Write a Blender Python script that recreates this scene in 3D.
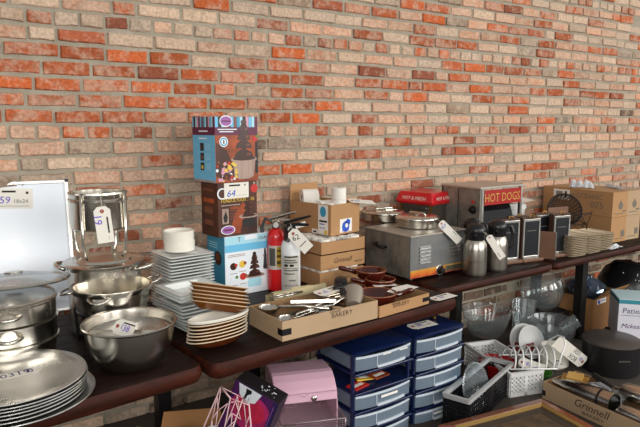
import bpy, math, random
from mathutils import Vector, Matrix, noise
random.seed(7)
S = bpy.context.scene
COL = S.collection
for o in list(bpy.data.objects): bpy.data.objects.remove(o)
PI = math.pi
def rad(d): return d * PI / 180

# ------------------------------------------------------------------ camera
FPX, CAMY, CAMZ = 600.0, -2.82, 1.60
YAW, PITCH = rad(55.9), math.atan(88 / 600.0)
FH = Vector((math.cos(YAW), math.sin(YAW), 0)); RT = Vector((math.sin(YAW), -math.cos(YAW), 0))
FW = FH * math.cos(PITCH) + Vector((0, 0, -math.sin(PITCH)))
UP = FH * math.sin(PITCH) + Vector((0, 0, math.cos(PITCH)))
CP = Vector((0, CAMY, CAMZ))
cd = bpy.data.cameras.new('camera'); cam = bpy.data.objects.new('camera', cd); COL.objects.link(cam)
cd.sensor_width = 36; cd.lens = FPX / 640 * 36; cd.clip_start = 0.05; cd.clip_end = 100
cam.matrix_world = Matrix(((RT.x, UP.x, -FW.x, CP.x), (RT.y, UP.y, -FW.y, CP.y), (RT.z, UP.z, -FW.z, CP.z), (0, 0, 0, 1)))
S.camera = cam

# ------------------------------------------------------------------ light, world, exposure
S.view_settings.view_transform = 'Standard'; S.view_settings.look = 'None'
S.view_settings.exposure = 0.0; S.view_settings.gamma = 1; S.view_settings.use_curve_mapping = False
W = bpy.data.worlds.new('world'); S.world = W; W.use_nodes = True
wn = W.node_tree.nodes; wl = W.node_tree.links
bg = wn['Background']; bg.inputs['Strength'].default_value = 1.0
# dim hall, pale ceiling; window stripes towards -y added for reflections on steel
tcw = wn.new('ShaderNodeTexCoord'); spw = wn.new('ShaderNodeSeparateXYZ'); wl.new(tcw.outputs['Generated'], spw.inputs['Vector'])
def wmath(op, a, b=None, c=None):
    n = wn.new('ShaderNodeMath'); n.operation = op
    for i, v in enumerate((a, b, c)):
        if v is None: continue
        if isinstance(v, (int, float)): n.inputs[i].default_value = v
        else: wl.new(v, n.inputs[i])
    return n.outputs[0]
az = wmath('ARCTAN2', spw.outputs['X'], wmath('MULTIPLY', spw.outputs['Y'], -1.0))
stripe = wmath('GREATER_THAN', wmath('SINE', wmath('MULTIPLY', az, 6.0)), -0.15)
band = wmath('MULTIPLY', wmath('GREATER_THAN', spw.outputs['Z'], 0.05), wmath('LESS_THAN', spw.outputs['Z'], 0.42))
front = wmath('LESS_THAN', wmath('ABSOLUTE', az), 1.9)
win = wmath('MULTIPLY', wmath('MULTIPLY', stripe, band), front)
ceil_ = wmath('MULTIPLY', wmath('GREATER_THAN', spw.outputs['Z'], 0.42), 0.34)
flr = wmath('MULTIPLY', wmath('LESS_THAN', spw.outputs['Z'], -0.02), -0.04)
val = wmath('ADD', wmath('ADD', wmath('MULTIPLY', win, 1.7), 0.055), wmath('ADD', ceil_, flr))
cmb = wn.new('ShaderNodeCombineColor'); wl.new(wmath('MULTIPLY', val, 1.0), cmb.inputs[0]); wl.new(val, cmb.inputs[1]); wl.new(wmath('MULTIPLY', val, 0.97), cmb.inputs[2])
wl.new(cmb.outputs[0], bg.inputs['Color'])

def area(name, loc, target, sx, sy, power, col):
    d = bpy.data.lights.new(name, 'AREA'); d.shape = 'RECTANGLE'; d.size = sx; d.size_y = sy; d.energy = power; d.color = col
    o = bpy.data.objects.new(name, d); COL.objects.link(o); o.location = loc
    o.rotation_euler = (Vector(target) - Vector(loc)).to_track_quat('-Z', 'Y').to_euler(); return o
area('window_daylight', (7.5, -7.0, 3.0), (3.5, 0, 1.4), 3.2, 2.6, 310, (1.0, 0.97, 0.92))
area('window_daylight', (3.2, -8.0, 3.0), (2.5, 0, 1.4), 2.6, 2.6, 165, (1.0, 0.97, 0.93))
area('window_daylight', (-2.0, -7.5, 3.0), (1.0, 0, 1.4), 2.6, 2.6, 130, (1.0, 0.97, 0.92))
fl = bpy.data.lights.new('camera_flash', 'POINT'); fl.energy = 40; fl.shadow_soft_size = 0.035; fl.color = (1, 0.97, 0.93)
flo = bpy.data.objects.new('camera_flash', fl); COL.objects.link(flo); flo.location = CP + UP * 0.16

# ------------------------------------------------------------------ pixel ray -> point on a real plane
def ray(px, py): return FW + RT * ((px - 320) / FPX) - UP * ((py - 213.5) / FPX)
def P(px, py, z=0.81):
    r = ray(px, py); t = (z - CAMZ) / r.z; return CP + r * t
def PY(px, py, y):
    r = ray(px, py); t = (y - CAMY) / r.y; return CP + r * t
def zat(x, y, py):
    d = Vector((x, y, 0)) - Vector((CP.x, CP.y, 0)); v = (213.5 - py) / FPX
    return CAMZ + (v * d.dot(FW) - d.dot(UP)) / (UP.z - v * FW.z)
def mpp(p): return (p - CP).dot(FW) / FPX

# ------------------------------------------------------------------ materials
def lin(c): return tuple((x / 255 / 12.92) if x / 255 <= 0.04045 else ((x / 255 + 0.055) / 1.055) ** 2.4 for x in c)
MATS = {}
def mat(name, rgb, rough=0.5, metal=0.0, var=0.0, vscale=20.0, bump=0.0, bscale=80.0, trans=0.0, ior=1.45, rgb2=None, coat=0.0, stretch=None, alpha=1.0, rvar=0.0):
    if name in MATS: return MATS[name]
    m = bpy.data.materials.new(name); m.use_nodes = True; nt = m.node_tree; N = nt.nodes; L = nt.links
    b = N['Principled BSDF']; c = lin(rgb)
    b.inputs['Base Color'].default_value = (*c, 1); b.inputs['Roughness'].default_value = rough; b.inputs['Metallic'].default_value = metal
    b.inputs['IOR'].default_value = ior; b.inputs['Transmission Weight'].default_value = trans; b.inputs['Coat Weight'].default_value = coat
    b.inputs['Alpha'].default_value = alpha
    if name in ('dark_varnished_wood', 'worn_wood_edge'): b.inputs['Specular IOR Level'].default_value = .16
    if var or bump or rvar:
        tc = N.new('ShaderNodeTexCoord'); src = tc.outputs['Object']
        if stretch:
            mp = N.new('ShaderNodeMapping'); mp.inputs['Scale'].default_value = stretch; L.new(src, mp.inputs['Vector']); src = mp.outputs['Vector']
        n = N.new('ShaderNodeTexNoise'); n.inputs['Scale'].default_value = vscale; n.inputs['Detail'].default_value = 5; n.inputs['Roughness'].default_value = 0.65
        L.new(src, n.inputs['Vector'])
        if var:
            r = N.new('ShaderNodeValToRGB'); r.color_ramp.elements[0].position = 0.35; r.color_ramp.elements[1].position = 0.68
            c2 = lin(rgb2) if rgb2 else tuple(x * (1 - var) for x in c)
            r.color_ramp.elements[0].color = (*c, 1); r.color_ramp.elements[1].color = (*c2, 1)
            L.new(n.outputs['Fac'], r.inputs['Fac']); L.new(r.outputs['Color'], b.inputs['Base Color'])
        if rvar:
            mr = N.new('ShaderNodeMapRange'); mr.inputs['From Min'].default_value = 0.3; mr.inputs['From Max'].default_value = 0.7
            mr.inputs['To Min'].default_value = rough; mr.inputs['To Max'].default_value = rough + rvar
            L.new(n.outputs['Fac'], mr.inputs['Value']); L.new(mr.outputs['Result'], b.inputs['Roughness'])
        if bump:
            n2 = N.new('ShaderNodeTexNoise'); n2.inputs['Scale'].default_value = bscale; n2.inputs['Detail'].default_value = 4
            L.new(src, n2.inputs['Vector'])
            bp = N.new('ShaderNodeBump'); bp.inputs['Strength'].default_value = bump; bp.inputs['Distance'].default_value = 0.01
            L.new(n2.outputs['Fac'], bp.inputs['Height']); L.new(bp.outputs['Normal'], b.inputs['Normal'])
    MATS[name] = m; return m
STEEL = mat('polished_steel', (205, 200, 190), 0.16, 1.0, rvar=0.12, vscale=9)
BRUSH = mat('brushed_steel', (182, 177, 168), 0.22, 1.0, bump=0.05, bscale=60, stretch=(1, 1, 14))
ALU = mat('aluminium', (205, 204, 200), 0.22, 1.0, rvar=0.18, vscale=7)
GREYST = mat('worn_grey_steel', (112, 116, 120), 0.42, 0.55, var=1, rgb2=(140, 138, 132), vscale=6)  # blue-grey window reflection on the warmer front is put into this colour
GALV = mat('streaked_steel', (150, 145, 134), 0.42, 0.45, var=1, rgb2=(105, 102, 96), vscale=11)
WOOD = mat('dark_varnished_wood', (33, 17, 12), 0.42, 0, var=1, rgb2=(24, 13, 11), vscale=5, coat=0.0, stretch=(1, 9, 9), rvar=0.18)
EDGE = mat('worn_wood_edge', (70, 30, 17), 0.46, 0, var=1, rgb2=(30, 14, 11), vscale=4, coat=0.0, stretch=(1, 6, 6), rvar=0.15)
BLACK = mat('black_plastic', (22, 22, 24), 0.35)
BLACKM = mat('black_metal', (26, 25, 25), 0.4, 0.3)
DARK = mat('dark_timber', (38, 32, 28), 0.7, var=0.4, vscale=8)
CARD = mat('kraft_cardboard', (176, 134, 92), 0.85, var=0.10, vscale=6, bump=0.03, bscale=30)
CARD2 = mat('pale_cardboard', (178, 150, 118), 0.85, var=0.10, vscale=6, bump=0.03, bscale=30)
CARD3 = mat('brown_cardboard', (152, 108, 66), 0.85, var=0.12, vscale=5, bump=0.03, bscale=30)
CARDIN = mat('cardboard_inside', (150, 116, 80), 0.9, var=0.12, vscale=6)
INK = mat('dark_ink', (52, 40, 32), 0.8)
BLKINK = mat('black_ink', (18, 18, 20), 0.7)
GREYINK = mat('grey_ink', (110, 108, 104), 0.8)
PURP = mat('purple_marker', (88, 62, 190), 0.7)
BLUEM = mat('blue_marker', (42, 82, 190), 0.7)
PAPER = mat('white_paper', (232, 228, 220), 0.8)
TAGP = mat('tag_card', (226, 222, 212), 0.8)
WHITE = mat('white_ceramic', (228, 224, 212), 0.18, coat=0.3)
PLATE = mat('white_glazed_plate', (222, 225, 222), 0.2, coat=0.3)
CREAM = mat('cream_glaze', (222, 204, 174), 0.3)
BROWNG = mat('brown_glaze', (92, 42, 18), 0.22, var=0.4, vscale=8, coat=0.3)
TANG = mat('amber_glaze', (134, 78, 34), 0.22, var=0.4, vscale=10, coat=0.3)
MAROON = mat('maroon_glaze', (78, 22, 14), 0.12, var=0.5, vscale=9, coat=0.6)
RED = mat('red_enamel', (196, 20, 30), 0.3, coat=0.3)
REDD = mat('dark_red_panel', (160, 32, 30), 0.35)
GOLD = mat('gold_lettering', (198, 150, 70), 0.5)
WHITEP = mat('white_plastic', (214, 214, 212), 0.35)
GREYP = mat('pale_grey_plastic', (172, 172, 172), 0.45)
WHITEM = mat('white_enamel', (230, 230, 228), 0.3)
BOARD = mat('whiteboard_face', (226, 233, 242), 0.25, coat=0.3)
SLATE = mat('chalkboard', (22, 26, 32), 0.35, var=0.4, vscale=30)
BRNWOOD = mat('brown_wood', (74, 50, 36), 0.5, var=0.35, vscale=9, stretch=(6, 6, 1))
FOOTWOOD = mat('foot_wood', (120, 84, 62), 0.5, var=0.3, vscale=9)
BRASS = mat('brass', (170, 128, 66), 0.3, 0.9)
NAVY = mat('navy_plastic', (16, 30, 68), 0.3)
FROST = mat('frosted_drawer', (126, 142, 158), 0.35, trans=0.35, ior=1.3)
PINK = mat('pink_enamel', (214, 172, 190), 0.35)
PINKW = mat('pink_wire', (205, 168, 172), 0.4)
def thin_glass(name, tint, haze, ior=1.5):
    m = bpy.data.materials.new(name); m.use_nodes = True; N = m.node_tree.nodes; L = m.node_tree.links
    N.remove(N['Principled BSDF']); tr = N.new('ShaderNodeBsdfTransparent'); tr.inputs['Color'].default_value = (*tint, 1)
    gl = N.new('ShaderNodeBsdfGlossy'); gl.inputs['Roughness'].default_value = .04; df = N.new('ShaderNodeBsdfDiffuse'); df.inputs['Color'].default_value = (.75, .8, .82, 1)
    fr0 = N.new('ShaderNodeLayerWeight'); fr0.inputs['Blend'].default_value = .5; fr1 = N.new('ShaderNodeMath'); fr1.operation = 'POWER'; fr1.inputs[1].default_value = 3.0; L.new(fr0.outputs['Facing'], fr1.inputs[0])
    fr = N.new('ShaderNodeMath'); fr.operation = 'MULTIPLY_ADD'; fr.inputs[1].default_value = .75; fr.inputs[2].default_value = .05; L.new(fr1.outputs[0], fr.inputs[0])
    a = N.new('ShaderNodeMixShader'); a.inputs[0].default_value = haze; L.new(tr.outputs[0], a.inputs[1]); L.new(df.outputs[0], a.inputs[2])
    b = N.new('ShaderNodeMixShader'); L.new(fr.outputs[0], b.inputs[0]); L.new(a.outputs[0], b.inputs[1]); L.new(gl.outputs[0], b.inputs[2])
    L.new(b.outputs[0], N['Material Output'].inputs['Surface']); MATS[name] = m; return m
GLASS = thin_glass('clear_glass', (.95, .97, .97), .055, 1.75)
GLASS2 = thin_glass('smoky_glass', (.93, .95, .96), .045, 1.7)
PLWRAP = mat('clear_plastic_wrap', (225, 232, 240), 0.12, trans=0.8, ior=1.2)
STRING = mat('white_string', (215, 210, 198), 0.8)

# ------------------------------------------------------------------ mesh builder
_txt = {}
def text_mesh(s):
    if s not in _txt:
        c = bpy.data.curves.new('lettering', 'FONT'); c.body = s; c.size = 1; c.resolution_u = 2
        o = bpy.data.objects.new('lettering', c); COL.objects.link(o)
        bpy.context.view_layer.update()
        dg = bpy.context.evaluated_depsgraph_get()
        me = bpy.data.meshes.new_from_object(o.evaluated_get(dg))
        v = [x.co.copy() for x in me.vertices]; f = [tuple(p.vertices) for p in me.polygons]
        bpy.data.objects.remove(o); bpy.data.curves.remove(c); bpy.data.meshes.remove(me)
        xs = [x.x for x in v] or [0]; _txt[s] = (v, f, min(xs), max(xs))
    return _txt[s]
I4 = Matrix.Identity(4)
class MB:
    def __init__(self): self.v = []; self.f = []; self.mi = []; self.m = 0; self.T = I4
    def add(self, vs, fs):
        n = len(self.v); self.v += [self.T @ Vector(x) for x in vs]
        for q in fs: self.f.append(tuple(i + n for i in q)); self.mi.append(self.m)
        return self
    def box(self, x0, x1, y0, y1, z0, z1, M=None):
        vs = [Vector((x, y, z)) for z in (z0, z1) for y in (y0, y1) for x in (x0, x1)]
        if M: vs = [M @ v for v in vs]
        return self.add(vs, [(0, 2, 3, 1), (4, 5, 7, 6), (0, 1, 5, 4), (2, 6, 7, 3), (0, 4, 6, 2), (1, 3, 7, 5)])
    def loft(self, rings, cap0=False, cap1=False, M=None, closed=False):
        n = len(rings[0]); vs = [M @ Vector(p) if M else Vector(p) for r in rings for p in r]; fs = []
        k = len(rings)
        for i in range(k if closed else k - 1):
            a = i * n; b = ((i + 1) % k) * n
            for j in range(n):
                j2 = (j + 1) % n; fs.append((a + j, a + j2, b + j2, b + j))
        if cap0: fs.append(tuple(reversed(range(n))))
        if cap1: fs.append(tuple((k - 1) * n + j for j in range(n)))
        return self.add(vs, fs)
    def lathe(self, prof, n=36, M=None, sx=1, sy=1, closed=False, wob=None):
        rings = []
        for r, z in prof:
            r = max(r, 1e-5)
            rings.append([(r * sx * math.cos(2 * PI * j / n) * (wob(j) if wob else 1), r * sy * math.sin(2 * PI * j / n) * (wob(j) if wob else 1), z) for j in range(n)])
        return self.loft(rings, not closed and prof[0][0] > 1e-4, not closed and prof[-1][0] > 1e-4, M, closed)
    def tube(self, pts, r, n=8, closed=False, M=None):
        pts = [Vector(p) for p in pts]; k = len(pts); rings = []; prev = None
        for i, p in enumerate(pts):
            if closed: t = pts[(i + 1) % k] - pts[i - 1]
            else: t = pts[min(i + 1, k - 1)] - pts[max(i - 1, 0)]
            t.normalize()
            if prev is None: u = t.orthogonal().normalized()
            else:
                u = prev - t * prev.dot(t)
                u = u.normalized() if u.length > 1e-6 else t.orthogonal().normalized()
            prev = u; w = t.cross(u); rr = r[i] if isinstance(r, (list, tuple)) else r
            rings.append([p + u * (rr * math.cos(2 * PI * j / n)) + w * (rr * math.sin(2 * PI * j / n)) for j in range(n)])
        return self.loft(rings, not closed, not closed, M, closed)
    def prism(self, poly, z0, z1, M=None):
        n = len(poly); a = [(x, y, z0) for x, y in poly]; b = [(x, y, z1) for x, y in poly]
        return self.loft([a, b], True, True, M)
    def panel(self, F, poly, th=0.0008): return self.prism(poly, 0, th, F)
    def rect(self, F, u0, v0, u1, v1, th=0.0008): return self.panel(F, [(u0, v0), (u1, v0), (u1, v1), (u0, v1)], th)
    def disc(self, F, u, v, r, th=0.0008, n=20, sy=1.0): return self.panel(F, [(u + r * math.cos(2 * PI * j / n), v + r * sy * math.sin(2 * PI * j / n)) for j in range(n)], th)
    def text(self, F, s, u, v, size, th=0.001, align='C', rot=0.0, sx=1.0, shear=0.0):
        vs, fs, a, b = text_mesh(s); off = {'C': -(a + b) / 2, 'L': -a, 'R': -b}[align]; R = Matrix.Rotation(rot, 4, 'Z')
        return self.add([F @ (Matrix.Translation((u, v, th)) @ R @ Vector(((x.x + off + shear * x.y) * size * sx, x.y * size, 0))) for x in vs], fs)
    def build(self, name, mats, parent=None, smooth=False, bevel=0.0, sub=0, seg=2):
        me = bpy.data.meshes.new(name); me.from_pydata([tuple(v) for v in self.v], [], self.f); me.update()
        if not isinstance(mats, (list, tuple)): mats = [mats]
        for m in mats: me.materials.append(m)
        me.polygons.foreach_set('material_index', self.mi)
        o = bpy.data.objects.new(name, me); COL.objects.link(o)
        if parent: o.parent = parent
        if bevel:
            b = o.modifiers.new('bevel', 'BEVEL'); b.width = bevel; b.segments = seg; b.limit_method = 'ANGLE'; b.angle_limit = rad(40)
        if sub:
            q = o.modifiers.new('sub', 'SUBSURF'); q.levels = sub; q.render_levels = sub
        if smooth:
            me.polygons.foreach_set('use_smooth', [True] * len(self.f))
            if smooth != 'all':
                try: me.set_sharp_from_angle(angle=rad(42))
                except Exception: pass
        return o
def tag(o, label, cat, group=None):
    o['label'] = label; o['category'] = cat
    if group: o['group'] = group
    return o
def thing(name, label, cat, loc=(0, 0, 0), rz=0.0, group=None, rot=None):
    o = bpy.data.objects.new(name, None); COL.objects.link(o); o.location = loc; o.rotation_euler = rot or (0, 0, rz); o.empty_display_size = 0.05
    return tag(o, label, cat, group)
def struct(o): o['kind'] = 'structure'; return o
def put(o, loc, rz=0.0, rot=None): o.location = loc; o.rotation_euler = rot or (0, 0, rz); return o
def dup(root, loc=None, rz=None, label=None, group=None, rot=None):
    r = root.copy(); COL.objects.link(r)
    if loc is not None: r.location = loc
    if rot is not None: r.rotation_euler = rot
    elif rz is not None: r.rotation_euler = (0, 0, rz)
    if label: r['label'] = label
    if group: r['group'] = group
    for ch in list(root.children):
        c = ch.copy(); COL.objects.link(c); c.parent = r
        for g in list(ch.children):
            d = g.copy(); COL.objects.link(d); d.parent = c
    return r
def FR(w=0, d=0, h=0):   # face frames of a box w x d x h with its front-left-bottom corner at the origin
    def M(u, v, n, o): return Matrix(((u[0], v[0], n[0], o[0]), (u[1], v[1], n[1], o[1]), (u[2], v[2], n[2], o[2]), (0, 0, 0, 1)))
    return dict(front=M((1, 0, 0), (0, 0, 1), (0, -1, 0), (0, 0, 0)), left=M((0, -1, 0), (0, 0, 1), (-1, 0, 0), (0, d, 0)),
                right=M((0, 1, 0), (0, 0, 1), (1, 0, 0), (w, 0, 0)), top=M((1, 0, 0), (0, 1, 0), (0, 0, 1), (0, 0, h)))
def yaw2(a, b): return math.atan2(b.y - a.y, b.x - a.x)
def rsq(w, d, r, z, n=5, cx=0, cy=0):   # rounded rectangle ring
    pts = []
    for (sx, sy, a0) in ((1, 1, 0), (-1, 1, 90), (-1, -1, 180), (1, -1, 270)):
        for k in range(n):
            a = rad(a0 + 90 * k / (n - 1)); pts.append((cx + sx * (w / 2 - r) + r * math.cos(a), cy + sy * (d / 2 - r) + r * math.sin(a), z))
    return pts
ORD = ['topmost', 'second', 'third', 'fourth', 'fifth', 'sixth', 'seventh', 'eighth', 'ninth', 'tenth', 'eleventh', 'twelfth', 'thirteenth', 'fourteenth', 'fifteenth', 'sixteenth', 'seventeenth', 'eighteenth', 'nineteenth', 'twentieth', 'twenty-first', 'twenty-second']
def nth(k, n):
    if k == 0: return 'topmost'
    if k == n - 1: return 'bottom'
    return ORD[k] + ' from the top'
TZ = 0.81      # table tops
LZ = 0.18      # low bench top

# ------------------------------------------------------------------ brick wall
def brick_colour(x, z, rnd):
    # share of: orange, red brown, pale pink, whitewashed, grey brown, dark
    if z > 1.97:
        w = (5, 1, 3.4, 1.5, .7, .1) if x < 1.0 else ((2.5, .5, 3, 4, 2, .1) if x < 2.0 else (4, .5, 3.5, 2.5, .8, .1))
    elif z > 1.60:
        if x < 1.15: w = (11, 1.5, 1.0, .3, .2, .05)
        elif x < 2.0: w = (6.5, 1, 3.2, .6, .3, .1) if z < 1.86 else (2.5, .6, 3, 3.5, 1.2, .1)
        elif x < 3.3: w = (4, .8, 4.2, 1.6, .6, .1) if z > 1.75 else (1.5, .4, 7, 2, .6, .1)
        else: w = (3, .5, 4.5, 3, .6, .1)
    elif z > 1.28:
        w = (1.8, 1.2, 4.5, 1.0, 2.4, .4) if x < 1.9 else (1.5, .8, 5, 1.8, 1.2, .2)
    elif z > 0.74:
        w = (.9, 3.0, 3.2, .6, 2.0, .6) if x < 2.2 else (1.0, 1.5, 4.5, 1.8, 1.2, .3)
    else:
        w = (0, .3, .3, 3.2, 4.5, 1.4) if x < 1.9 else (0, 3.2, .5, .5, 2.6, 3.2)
    pal = ((184, 94, 54), (160, 90, 64), (200, 150, 122), (197, 168, 144), (162, 140, 120), (120, 96, 80))
    t = rnd.random() * sum(w); k = 0
    while t > w[k]: t -= w[k]; k += 1
    g = 1 + rnd.uniform(-.14, .09); c = [v * g for v in pal[k]]
    j = rnd.uniform(-6, 6); c = (c[0] + j, c[1] + j * .2, c[2] - j * .4)
    wash = (0.42, 0.40, 0.62, 0.9, 0.55, 0.35)[k] + rnd.uniform(-.15, .25)
    wash = wash if z > .72 or x < 1.9 else wash * .3  # less whitewash under the right tables, so shade there is partly in the colour
    return lin([min(255, max(0, v)) for v in c]), min(1, max(0, wash))
def wall():
    rnd = random.Random(11)
    V, F, MI, CC = [], [], [], []
    ch = 0.0686; hdr0 = 1.57; Lb = 0.205; x0w, x1w = -1.2, 9.5
    # mortar sheet (gently uneven)
    nx, nz = 214, 66; base = len(V)
    for i in range(nz + 1):
        for j in range(nx + 1):
            x = x0w + (x1w - x0w) * j / nx; z = 3.3 * i / nz
            V.append((x, 0.004 * noise.noise(Vector((x * 7, 0, z * 7))), z)); CC.append((0.5, 0.5, 0.5, 0.5))
    for i in range(nz):
        for j in range(nx):
            a = i * (nx + 1) + j; F.append((a, a + 1, a + nx + 2, a + nx + 1)); MI.append(1)
    r = -23
    while True:
        zc = hdr0 + r * ch
        if zc > 3.28: break
        if zc < 0.03: r += 1; continue
        header = (r % 7 == 0); L = 0.1025 if header else Lb
        x = x0w + (0.5 * Lb if r % 2 else 0) + rnd.uniform(-.025, .025)
        while x < x1w - .25:
            ln = L * rnd.uniform(.93, 1.07)
            if rnd.random() < .05 and not header: ln *= .55
            wav = 0.006 * noise.noise(Vector((x * 1.3, r * .37, 3.1)))
            g = rnd.uniform(.0055, .0095)
            xa, xb = x + g, x + ln - g; hz = ch / 2 - rnd.uniform(.0065, .0110)
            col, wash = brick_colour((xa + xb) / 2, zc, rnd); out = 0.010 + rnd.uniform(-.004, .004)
            if rnd.random() < .05: out -= .006
            n0 = len(V); cz = zc + wav; dz = rnd.uniform(-.002, .002); tl = rnd.uniform(-.002, .002)
            seg = 3 if header else 6
            def pt(u, s, ins, y):
                jx = rnd.uniform(-.0022, .0022); jz = rnd.uniform(-.0024, .0024)
                xx = xa + (xb - xa) * u; endi = (ins if u == 0 else (-ins if u == 1 else 0))
                return (xx + endi + jx, y, cz + dz + tl * (u - .5) * 2 + s * (hz - ins) + jz)
            outl = []
            for k in range(seg + 1): outl.append((k / seg, -1))
            outl.append((1, 0))
            for k in range(seg, -1, -1): outl.append((k / seg, 1))
            outl.append((0, 0))
            m = len(outl)
            for ins, y in ((-.0015, .004), (.0012, -out + .003), (.0048, -out)):
                for u, s in outl:
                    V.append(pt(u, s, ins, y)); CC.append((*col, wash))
            for q in range(2):
                for k in range(m):
                    a = n0 + q * m; k2 = (k + 1) % m; F.append((a + k, a + k2, a + m + k2, a + m + k)); MI.append(0)
            F.append(tuple(n0 + 2 * m + k for k in range(m))); MI.append(0)
            x += ln
        r += 1
    me = bpy.data.meshes.new('wall_back'); me.from_pydata(V, [], F); me.update()
    at = me.color_attributes.new('brick', 'FLOAT_COLOR', 'POINT')
    flat = [c for q in CC for c in q]; at.data.foreach_set('color', flat)
    # brick material
    m = bpy.data.materials.new('old_brick'); m.use_nodes = True; N = m.node_tree.nodes; L = m.node_tree.links; b = N['Principled BSDF']
    b.inputs['Roughness'].default_value = .88; b.inputs['Specular IOR Level'].default_value = .25
    A = N.new('ShaderNodeVertexColor'); A.layer_name = 'brick'
    tc = N.new('ShaderNodeTexCoord')
    n1 = N.new('ShaderNodeTexNoise'); n1.inputs['Scale'].default_value = 15; n1.inputs['Detail'].default_value = 8; n1.inputs['Roughness'].default_value = .72
    n2 = N.new('ShaderNodeTexNoise'); n2.inputs['Scale'].default_value = 75; n2.inputs['Detail'].default_value = 5
    n3 = N.new('ShaderNodeTexNoise'); n3.inputs['Scale'].default_value = 5; n3.inputs['Detail'].default_value = 4
    for n in (n1, n2, n3): L.new(tc.outputs['Object'], n.inputs['Vector'])
    # whitewash mask = smoothstep(noise + wash)
    ad = N.new('ShaderNodeMath'); ad.operation = 'MULTIPLY_ADD'; ad.inputs[1].default_value = .30; L.new(A.outputs['Alpha'], ad.inputs[0]); L.new(n1.outputs['Fac'], ad.inputs[2])
    mr = N.new('ShaderNodeMapRange'); mr.interpolation_type = 'SMOOTHSTEP'; mr.inputs['From Min'].default_value = .56; mr.inputs['From Max'].default_value = .74; mr.inputs['To Max'].default_value = .52
    L.new(ad.outputs[0], mr.inputs['Value'])
    mx = N.new('ShaderNodeMix'); mx.data_type = 'RGBA'; L.new(mr.outputs['Result'], mx.inputs['Factor']); L.new(A.outputs['Color'], mx.inputs['A']); mx.inputs['B'].default_value = (*lin((204, 180, 158)), 1)
    mr2 = N.new('ShaderNodeMapRange'); mr2.inputs['From Min'].default_value = .3; mr2.inputs['From Max'].default_value = .7; mr2.inputs['To Min'].default_value = .72; mr2.inputs['To Max'].default_value = 1.18
    L.new(n2.outputs['Fac'], mr2.inputs['Value'])
    ml = N.new('ShaderNodeMix'); ml.data_type = 'RGBA'; ml.blend_type = 'MULTIPLY'; ml.inputs['Factor'].default_value = 1
    L.new(mx.outputs['Result'], ml.inputs['A']); L.new(mr2.outputs['Result'], ml.inputs['B']); L.new(ml.outputs['Result'], b.inputs['Base Color'])
    bp = N.new('ShaderNodeBump'); bp.inputs['Strength'].default_value = .5; bp.inputs['Distance'].default_value = .006; L.new(n2.outputs['Fac'], bp.inputs['Height']); L.new(bp.outputs['Normal'], b.inputs['Normal'])
    me.materials.append(m)
    mo = mat('old_mortar', (168, 159, 142), .95, var=1, rgb2=(144, 135, 119), vscale=9, bump=.5, bscale=90)
    me.materials.append(mo)
    me.polygons.foreach_set('material_index', MI)
    o = bpy.data.objects.new('wall_back', me); COL.objects.link(o); struct(o)
    return o
wall()
fl_m = mat('dark_worn_floor', (72, 64, 57), .75, var=.4, vscale=5, bump=.05)
b = MB(); b.box(-3, 9.5, -6, .05, LZ - .1, LZ); struct(b.build('floor', fl_m))

# ------------------------------------------------------------------ tables
def table(label, A, B, depth, th, legs, grp='dark wooden tables'):
    A = Vector((A[0], A[1], TZ)); B = Vector((B[0], B[1], TZ)); rz = yaw2(A, B); w = (B - A).length
    t = thing('wooden_table', label, 'table', (A.x, A.y, 0), rz, grp)
    r = 0.045; z0 = TZ - th
    def ring(ins, z):
        rr = max(r - ins, .004)
        return rsq(w - 2 * ins, depth - 2 * ins, rr, z, 7, w / 2, depth / 2)
    b = MB(); e = th / 2
    prof = [(e * .75, z0), (.010, z0 + .010), (0.0, z0 + e * .8), (0.0, TZ - e * .7)]
    b.m = 1; b.loft([ring(i, z) for i, z in prof] + [ring(.007, TZ - .006)], True, False)
    b.m = 0; b.loft([ring(.007, TZ - .006), ring(.022, TZ)], False, True)
    b.build('tabletop', [WOOD, EDGE], t, smooth=True)
    for (lx, ly) in legs:
        q = MB(); q.box(lx - .03, lx + .03, ly - .03, ly + .03, LZ + 0.02, z0); q.box(lx - .045, lx + .045, ly - .045, ly + .045, LZ, LZ + .02)
        q.build('leg', BLACKM, t, bevel=.004)
    return t
table('dark varnished bar-height plank table at the left under the pots and mixing bowl', (-1.128, -1.203), (0.758, -1.02), .88, .07, [(.3, .1), (1.18, .16), (.62, .78), (.2, .78)])
table('middle dark varnished table under the cartons and bakery boxes', (0.773, -1.039), (2.068, -0.935), .84, .07, [(.50, .56), (.12, .7), (1.25, .7)])
table('dark varnished table under the grey warmer and steel jugs', (2.085, -.790), (3.035, -.772), .74, .05, [(.05, .66), (.88, .68)])
table('far right dark varnished table under the paper trays and big cartons', (3.045, -.772), (5.6, -.725), .71, .05, [(.60, .20), (2.3, .2), (.74, .64), (2.3, .6)])

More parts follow.
